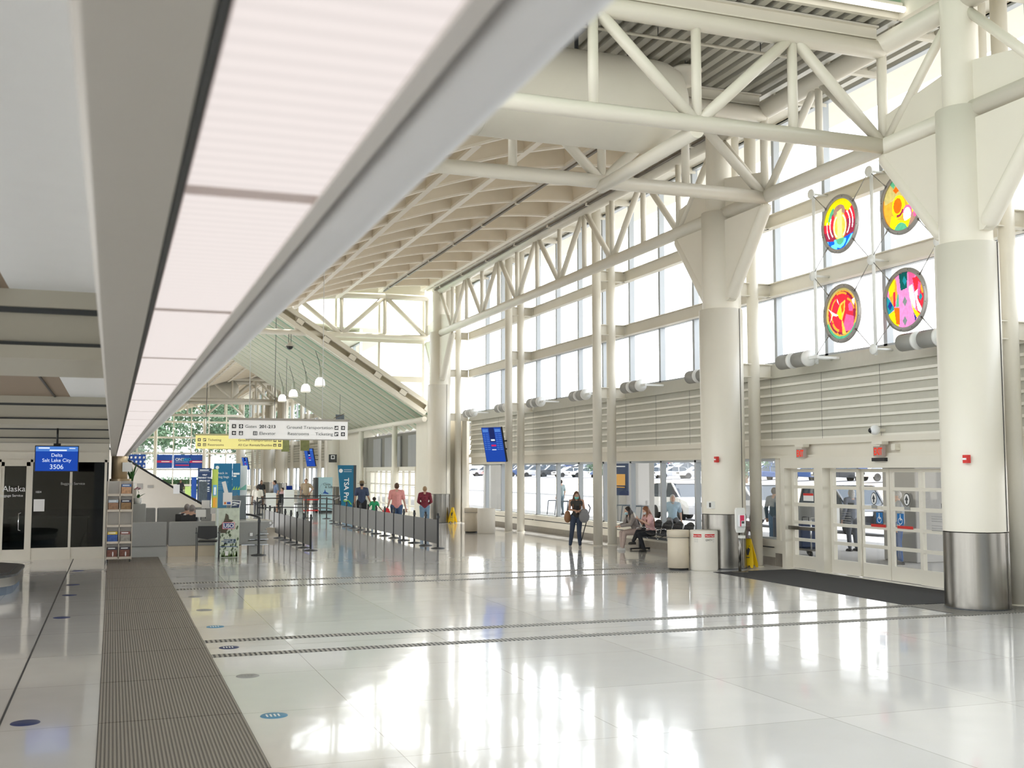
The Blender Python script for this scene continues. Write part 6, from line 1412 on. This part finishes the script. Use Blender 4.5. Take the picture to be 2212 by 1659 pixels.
car((25.9, 34.5, -.1), radians(-96 + 180) - pi, 'black', 'black and white patrol style SUV parked behind the seated women', True, True)
car((25.6, 46.5, -.1), radians(-94), 'white', 'white SUV parked outside by the kerb near the tilted screen', True)
car((25.8, 40.6, -.1), radians(-94), 'silver', 'silver SUV outside just left of the standing woman', True)
car((27.5, 28.2, -.1), radians(-88), 'white', 'white van-like SUV outside beside the bins column', True)
random.seed(11); cc = ['white', 'silver', 'black', 'blue', 'red', 'grey', 'white', 'silver', 'black', 'blue']
def gz(x): return 1.2 + (x - 60) * .045
NUM = ORD + ['seventeenth', 'eighteenth', 'nineteenth', 'twentieth', 'twenty-first', 'twenty-second', 'twenty-third', 'twenty-fourth']
protos = {}
for rowi, (X, nm) in enumerate(((62, 'closest row'), (72, 'second row'), (83, 'third row'), (96, 'fourth row'))):
    for k in range(22):
        y = 58 + rowi * 9 + k * 6.4 + random.uniform(-.6, .6); c_ = random.choice(cc); sv = random.random() < .45
        if random.random() < .1: continue
        l = f'{c_} {"tall" if sv else "low"} car in the {nm} of the outdoor lot, {NUM[k]} place from the right'
        if (c_, sv) not in protos: o = protos[(c_, sv)] = car((X, y, gz(X)), pi, c_, l, sv)
        else: o = copy_tree(protos[(c_, sv)]); o.location = (X, y, gz(X)); o['label'] = l
        o.rotation_euler = (0, -.045, radians(180 + random.uniform(-14, 14))); o['group'] = 'cars parked in the outdoor lot'
# kerb rail, poles, signs
r = root('kerb_railing', (41, 50, .05), 'pale pedestrian railing along the far side of the road', 'railing'); m = MB(); m.box(-.02, .02, -40, 100, .95, 1.0).box(-.02, .02, -40, 60, .15, .2)
m.build('rail', WHITE, r); m = MB()
for k in range(82): m.box(-.02, .02, -40 + k * 1.7, -39.96 + k * 1.7, 0, 1)
m.build('baluster', GREYL, r)
for i, (x, y, h_) in enumerate(((44, 33.2, 3.0), (43, 52, 7), (70, 90, 9))):
    r = root('street_pole', (x, y, 0), f'pale pole outside beyond the road, {["with the diamond road sign", "tall middle one", "farthest one"][i]}', 'pole'); MB().tube((0, 0, 0), (0, 0, h_), .12).build('pole', WHITE, r)
    if i == 0: MB().obox((-.2, 0, 2.6), (.03, 1.5, 1.5), rx=pi / 4).build('diamond_board', mat('sign_back', (.55, .6, .66), .5), r)
# luggage cart on the pavement and news racks
r = root('luggage_cart', (17.2, 24.6, 0), 'luggage cart with dark suitcases outside behind the swing door', 'luggage cart'); MB().box(-.3, .3, -.5, .5, .15, .2).build('platform', STEEL, r); MB().path([V(-.3, -.5, .2), V(-.3, -.5, 1.0), V(.3, -.5, 1.0), V(.3, -.5, .2)], .02).build('handle', CHROME, r)
for x in (-.25, .25):
    for y in (-.4, .4): MB().lathe((x, y, .075), [(.001, -.02), (.075, -.02), (.075, .02), (.001, .02)], 14, 'X').build('wheel', BLACK, r)
r = root('suitcase', (17.2, 24.75, .2), 'dark blue suitcase on the outdoor luggage cart', 'suitcase'); MB().box(-.25, .25, -.16, .16, 0, .7).build('shell', NAVY, r, bevel=.04); MB().path([V(-.1, 0, .7), V(-.1, 0, .8), V(.1, 0, .8), V(.1, 0, .7)], .012).build('handle', BLACK, r)
r = root('suitcase', (15.6, 23.3, 0), 'dark upright suitcase with arched handle outside the low window right of the slim column', 'suitcase'); MB().box(-.2, .2, -.28, .28, .08, 1.12).build('shell', mat('suitcase_slate', (.06, .08, .12), .5), r, bevel=.06); MB().path([V(0, -.12, 1.1), V(0, -.12, 1.28), V(0, .12, 1.28), V(0, .12, 1.1)], .015).build('handle', BLACK, r); MB().box(-.15, .15, -.24, .24, 0, .08).build('wheel_base', BLACK, r)
r = root('litter_bin', (18.6, 26.6, 0), 'dark grey outdoor litter bin behind the swing door', 'litter bin'); MB().lathe((0, 0, 0), [(.001, 0), (.25, 0), (.27, 1.2), (.2, 1.3), (.001, 1.3)], 20).build('bin_body', GREYP, r)
for i, y in enumerate((33.0, 33.45, 33.9, 34.35, 38.5, 39.2, 40.0)):
    r = root('luggage_cart', (16.4, y + .6 * (i > 3), 0), f'nested metal luggage cart outside the low windows, {ORD[i]} from the right', 'luggage cart', 'nested carts outside the windows')
    MB().path([V(-.25, 0, .1), V(-.25, -.25, 1.05), V(.25, -.25, 1.05), V(.25, 0, .1)], .018).build('handle_frame', mat('cart_dark', (.12, .15, .18), .4), r); MB().box(-.25, .25, -.1, .35, .12, .16).build('platform', STEEL, r)
    for x in (-.22, .22): MB().lathe((x, 0, .06), [(.001, -.015), (.06, -.015), (.06, .015), (.001, .015)], 12, 'X').build('wheel', BLACK, r)
r = root('cart_poster', (16.9, 35.6, 1.35), 'dark framed poster with an orange luggage cart picture outside', 'poster', rz=radians(-50)); MB().box(-.42, .42, 0, .06, 0, 1.15).build('poster_board', NAVY, r); MB().box(-.1, .3, -.02, 0, .35, .75).build('orange_box', mat('orange_box', (.85, .45, .1), .5), r); MB().path([V(-.28, -.02, .85), V(-.18, -.02, .3), V(.28, -.02, .28)], .02).build('orange_cart', mat('orange_box', (.85, .45, .1), .5), r); MB().box(-.3, .3, -.02, 0, 1.0, 1.04).build('header_line', WPRINT, r); MB().box(-.03, .03, .02, .06, -1.35, 0).build('post', GREYP, r)
# people outside
person('person outside in grey hooded top and dark trousers seen through the sliding door', (19.3, 25.6, 0), radians(0), stand_pose(), 1.72, 'light', cloth('grey_hood', (.22, .24, .29)), 'long', cloth('dark_camo', (.10, .11, .13), .4), hair='silver', hairstyle='bob', vox=.013, big=1.15)
person('person outside in pale grey jacket and blue jeans seen through the right sliding door', (17.6, 21.6, 0), radians(60), stand_pose(), 1.74, 'light', cloth('pale_jacket', (.40, .42, .44)), 'long', cloth('blue_jeans', (.06, .12, .28)), hair='silver', vox=.013, big=1.1)
person('white-haired person in pale blue shirt outside behind the seated women', (16.4, 30.6, 0), radians(160), sit_pose(.1, .6), 1.75, 'light', cloth('pale_blue_shirt', (.45, .60, .72)), 'short', cloth('grey_p9', (.2, .2, .22)), hair='silver', hairstyle='bob', vox=.013)
r = root('outdoor_stool', (16.4, 30.6, 0), 'low outdoor block under the white-haired person', 'block seat'); MB().box(-.25, .25, -.25, .25, 0, .58).build('block', CONC, r)
person('dark-clothed person with backpack outside next to the bins column', (17.6, 26.8, 0), radians(-60), stand_pose(), 1.75, 'tan', cloth('slate_top', (.08, .12, .15)), 'long', cloth('denim_p10', (.12, .2, .3)), hair='dark', vox=.013)
person('man in grey top outside beside the white SUV', (21.5, 52.0, 0), radians(20), stand_pose(), 1.78, 'tan', cloth('grey_top11', (.25, .32, .33)), 'short', cloth('grey_p12', (.14, .2, .24)), hair='dark', vox=.014)
# trees
def tree(loc, h_, w_, label, pine=False, seed=1, trunk=.25):
    random.seed(seed); r = root('tree', loc, label, 'tree'); MB().tube((0, 0, 0), (0, 0, h_ * .55), trunk, trunk * .6).build('trunk', BARK, r)
    m = MB()
    for k in range(90):
        a = random.uniform(0, 6.28); t = random.random(); zz = h_ * (.35 + .62 * t); rad = w_ * sqrt(random.random()) * (1 - .55 * abs(t - .4)); c = Vector((rad * cos(a), rad * sin(a), zz))
        for q in range(34):
            p = c + Vector((random.gauss(0, 1), random.gauss(0, 1), random.gauss(0, .8))) * w_ * .16; u = Vector((random.gauss(0, 1), random.gauss(0, 1), random.gauss(0, 1))).normalized(); v = u.orthogonal().normalized(); s_ = w_ * .06
            m.quad(p - u * s_, p - v * s_ * .6, p + u * s_, p + v * s_ * .6)
    m.build('crown', TREE, r); return r
k = 0
for i, (x, y, h_, w_) in enumerate(((-6, 150, 14, 5), (2.6, 144, 11, 3.2), (12, 151, 14, 4.4), (20, 156, 12, 5), (4, 168, 18, 8), (21, 178, 20, 9), (-14, 172, 18, 8))):
    tree((x, y, 0), h_, w_, f'leafy green tree beyond the far glass wall, {ORD[i]} one', seed=i + 2)
for i, (x, y) in enumerate(((130, 90), (128, 115), (132, 140), (129, 165), (131, 190), (134, 215), (128, 240), (135, 265))):
    tree((x, y, 4.3), 8, 8, f'pale distant tree behind the outdoor car lot, {ORD[i]} from the right', seed=i + 20)
for i, (x, y) in enumerate(((57, 96), (57, 125), (48, 77))): tree((x, y, .6), 4.5, 1.8, f'small tree on the verge before the outdoor lot, {ORD[i]} one', seed=i + 40, trunk=.12)
# far left building block beyond the glass end and hedge
r = root('hedge', (7, 140, 0), 'low green hedge outside the far glass wall', 'hedge'); m = MB(); random.seed(9)
for q in range(2500):
    p = Vector((random.uniform(-7, 8), random.uniform(-.8, .8), random.uniform(.1, 1.5))); u = Vector((random.gauss(0, 1), random.gauss(0, 1), random.gauss(0, 1))).normalized(); v = u.orthogonal().normalized(); m.quad(p - u * .12, p - v * .08, p + u * .12, p + v * .08)
m.build('foliage', TREE, r); MB().box(-7, 8, -.6, .6, 0, 1.2).build('core', mat('hedge_core', (.03, .06, .02), .9), r)

# ================================================================ last: hang small pieces under the part they sit on
NEST = dict(lettering=('sign_panel', 'panel_body', 'blue_face', 'bin_body', 'casing', 'sign_box', 'logo_border', 'door_panels', 'banner_cloth', 'cabinet_body', 'tinted_glass'),
    pictogram_tile=('sign_panel',), pictogram=('sign_panel',), rail=('sign_panel',), screen=('casing', 'kiosk_body'), screen_header=('casing',), header_print=('casing',), centre_panel=('casing',), column_header=('casing',), flight_line=('casing',), red_flag=('casing',), white_flag=('casing',),
    rivet=('ring_frame',), cladding_seam=('lower_cladding',), base_ring=('steel_base', 'shaft', 'bin_body'), text_lines=('panel_body', 'banner_cloth'), round_logo=('panel_body',), green_wedge=('panel_body',), blue_field=('panel_body',), bottle_picture=('panel_body',), orange_field=('panel_body',),
    logo_white=('logo_border',), logo_field=('logo_border',), logo_stars=('logo_border',), emblem_frame=('box_body',), emblem_field=('box_body',), eagle_mark=('box_body',), leaf_print=('display_body',), silhouette_print=('display_body',), grass_print=('display_body',), faint_print_lines=('display_body',), white_patch=('display_body',), side_strip=('display_body',),
    masthead_band=('cover',), masthead_stroke=('cover',), pale_figure=('cover',), red_label=('bin_body',), fine_print=('bin_body',), lid_seam=('bin_body',), lid_top=('lid',), magenta_label=('dispenser_body',), sensor_window=('dispenser_body',), drip_tray=('back_board',), mask_strap=('face_mask',), strobe_lens=('alarm_body',), dark_slot=('box_body',),
    white_flake=('banner_cloth',), red_stripe=('banner_cloth',), stripe_print=('banner_cloth',), pink_stripe=('banner_cloth',), header_line=('poster_board',), orange_box=('poster_board',), orange_cart=('poster_board',), ring_print=('cabinet_body',), airplane_print=('cabinet_body',), round_seal=('blue_face',), seal_lines=('blue_face',), check_mark=('blue_face',),
    belt_cassette=('post',), shade_ring=('glass_shade',), roof_and_pillars=('car_body',), cabin_glass=('car_body',), headlight=('car_body',), grille=('car_body',), door_panels=('car_body',), front_lip=('shelf',), orange_mark=('information_sheet',), blue_mark=('information_sheet',), slip_symbol=('sign_board',), tile=('sign_plate',), heart_mark=('sign_plate',), grate_seam=('grate_bed',),
    wheelchair_symbol=('wheelchair_sign',), arrow_field=('arrow_sticker',), arrow_symbol=('arrow_sticker',), arrow_caption=('arrow_sticker',), glass_pane=('window_frame', 'door_frame'), blossom=('stalk',), eyes=('body',), mouth=('body',), duct_seam=('duct_body',), wing_edge_tube=('gusset_wing',), web_plate=('gusset_wing',))
base = lambda o: o.name.split('.')[0]
for o in [q for q in bpy.data.objects if q.parent is None]:
    kids = list(o.children); used = {}
    for c in kids:
        tg = NEST.get(base(c))
        if not tg: continue
        for t in tg:
            m_ = [k for k in kids if base(k) == t and k.parent == o and k is not c]
            if m_:
                if len(m_) > 1: i = used.get(base(c), 0); used[base(c)] = i + 1; m0 = m_[i % len(m_)]
                else: m0 = m_[0]
                if m0.location.length < 1e-6 and not m0.rotation_euler.x and not any(base(m0) == base(g) for g in [c]): c.parent = m0
                break
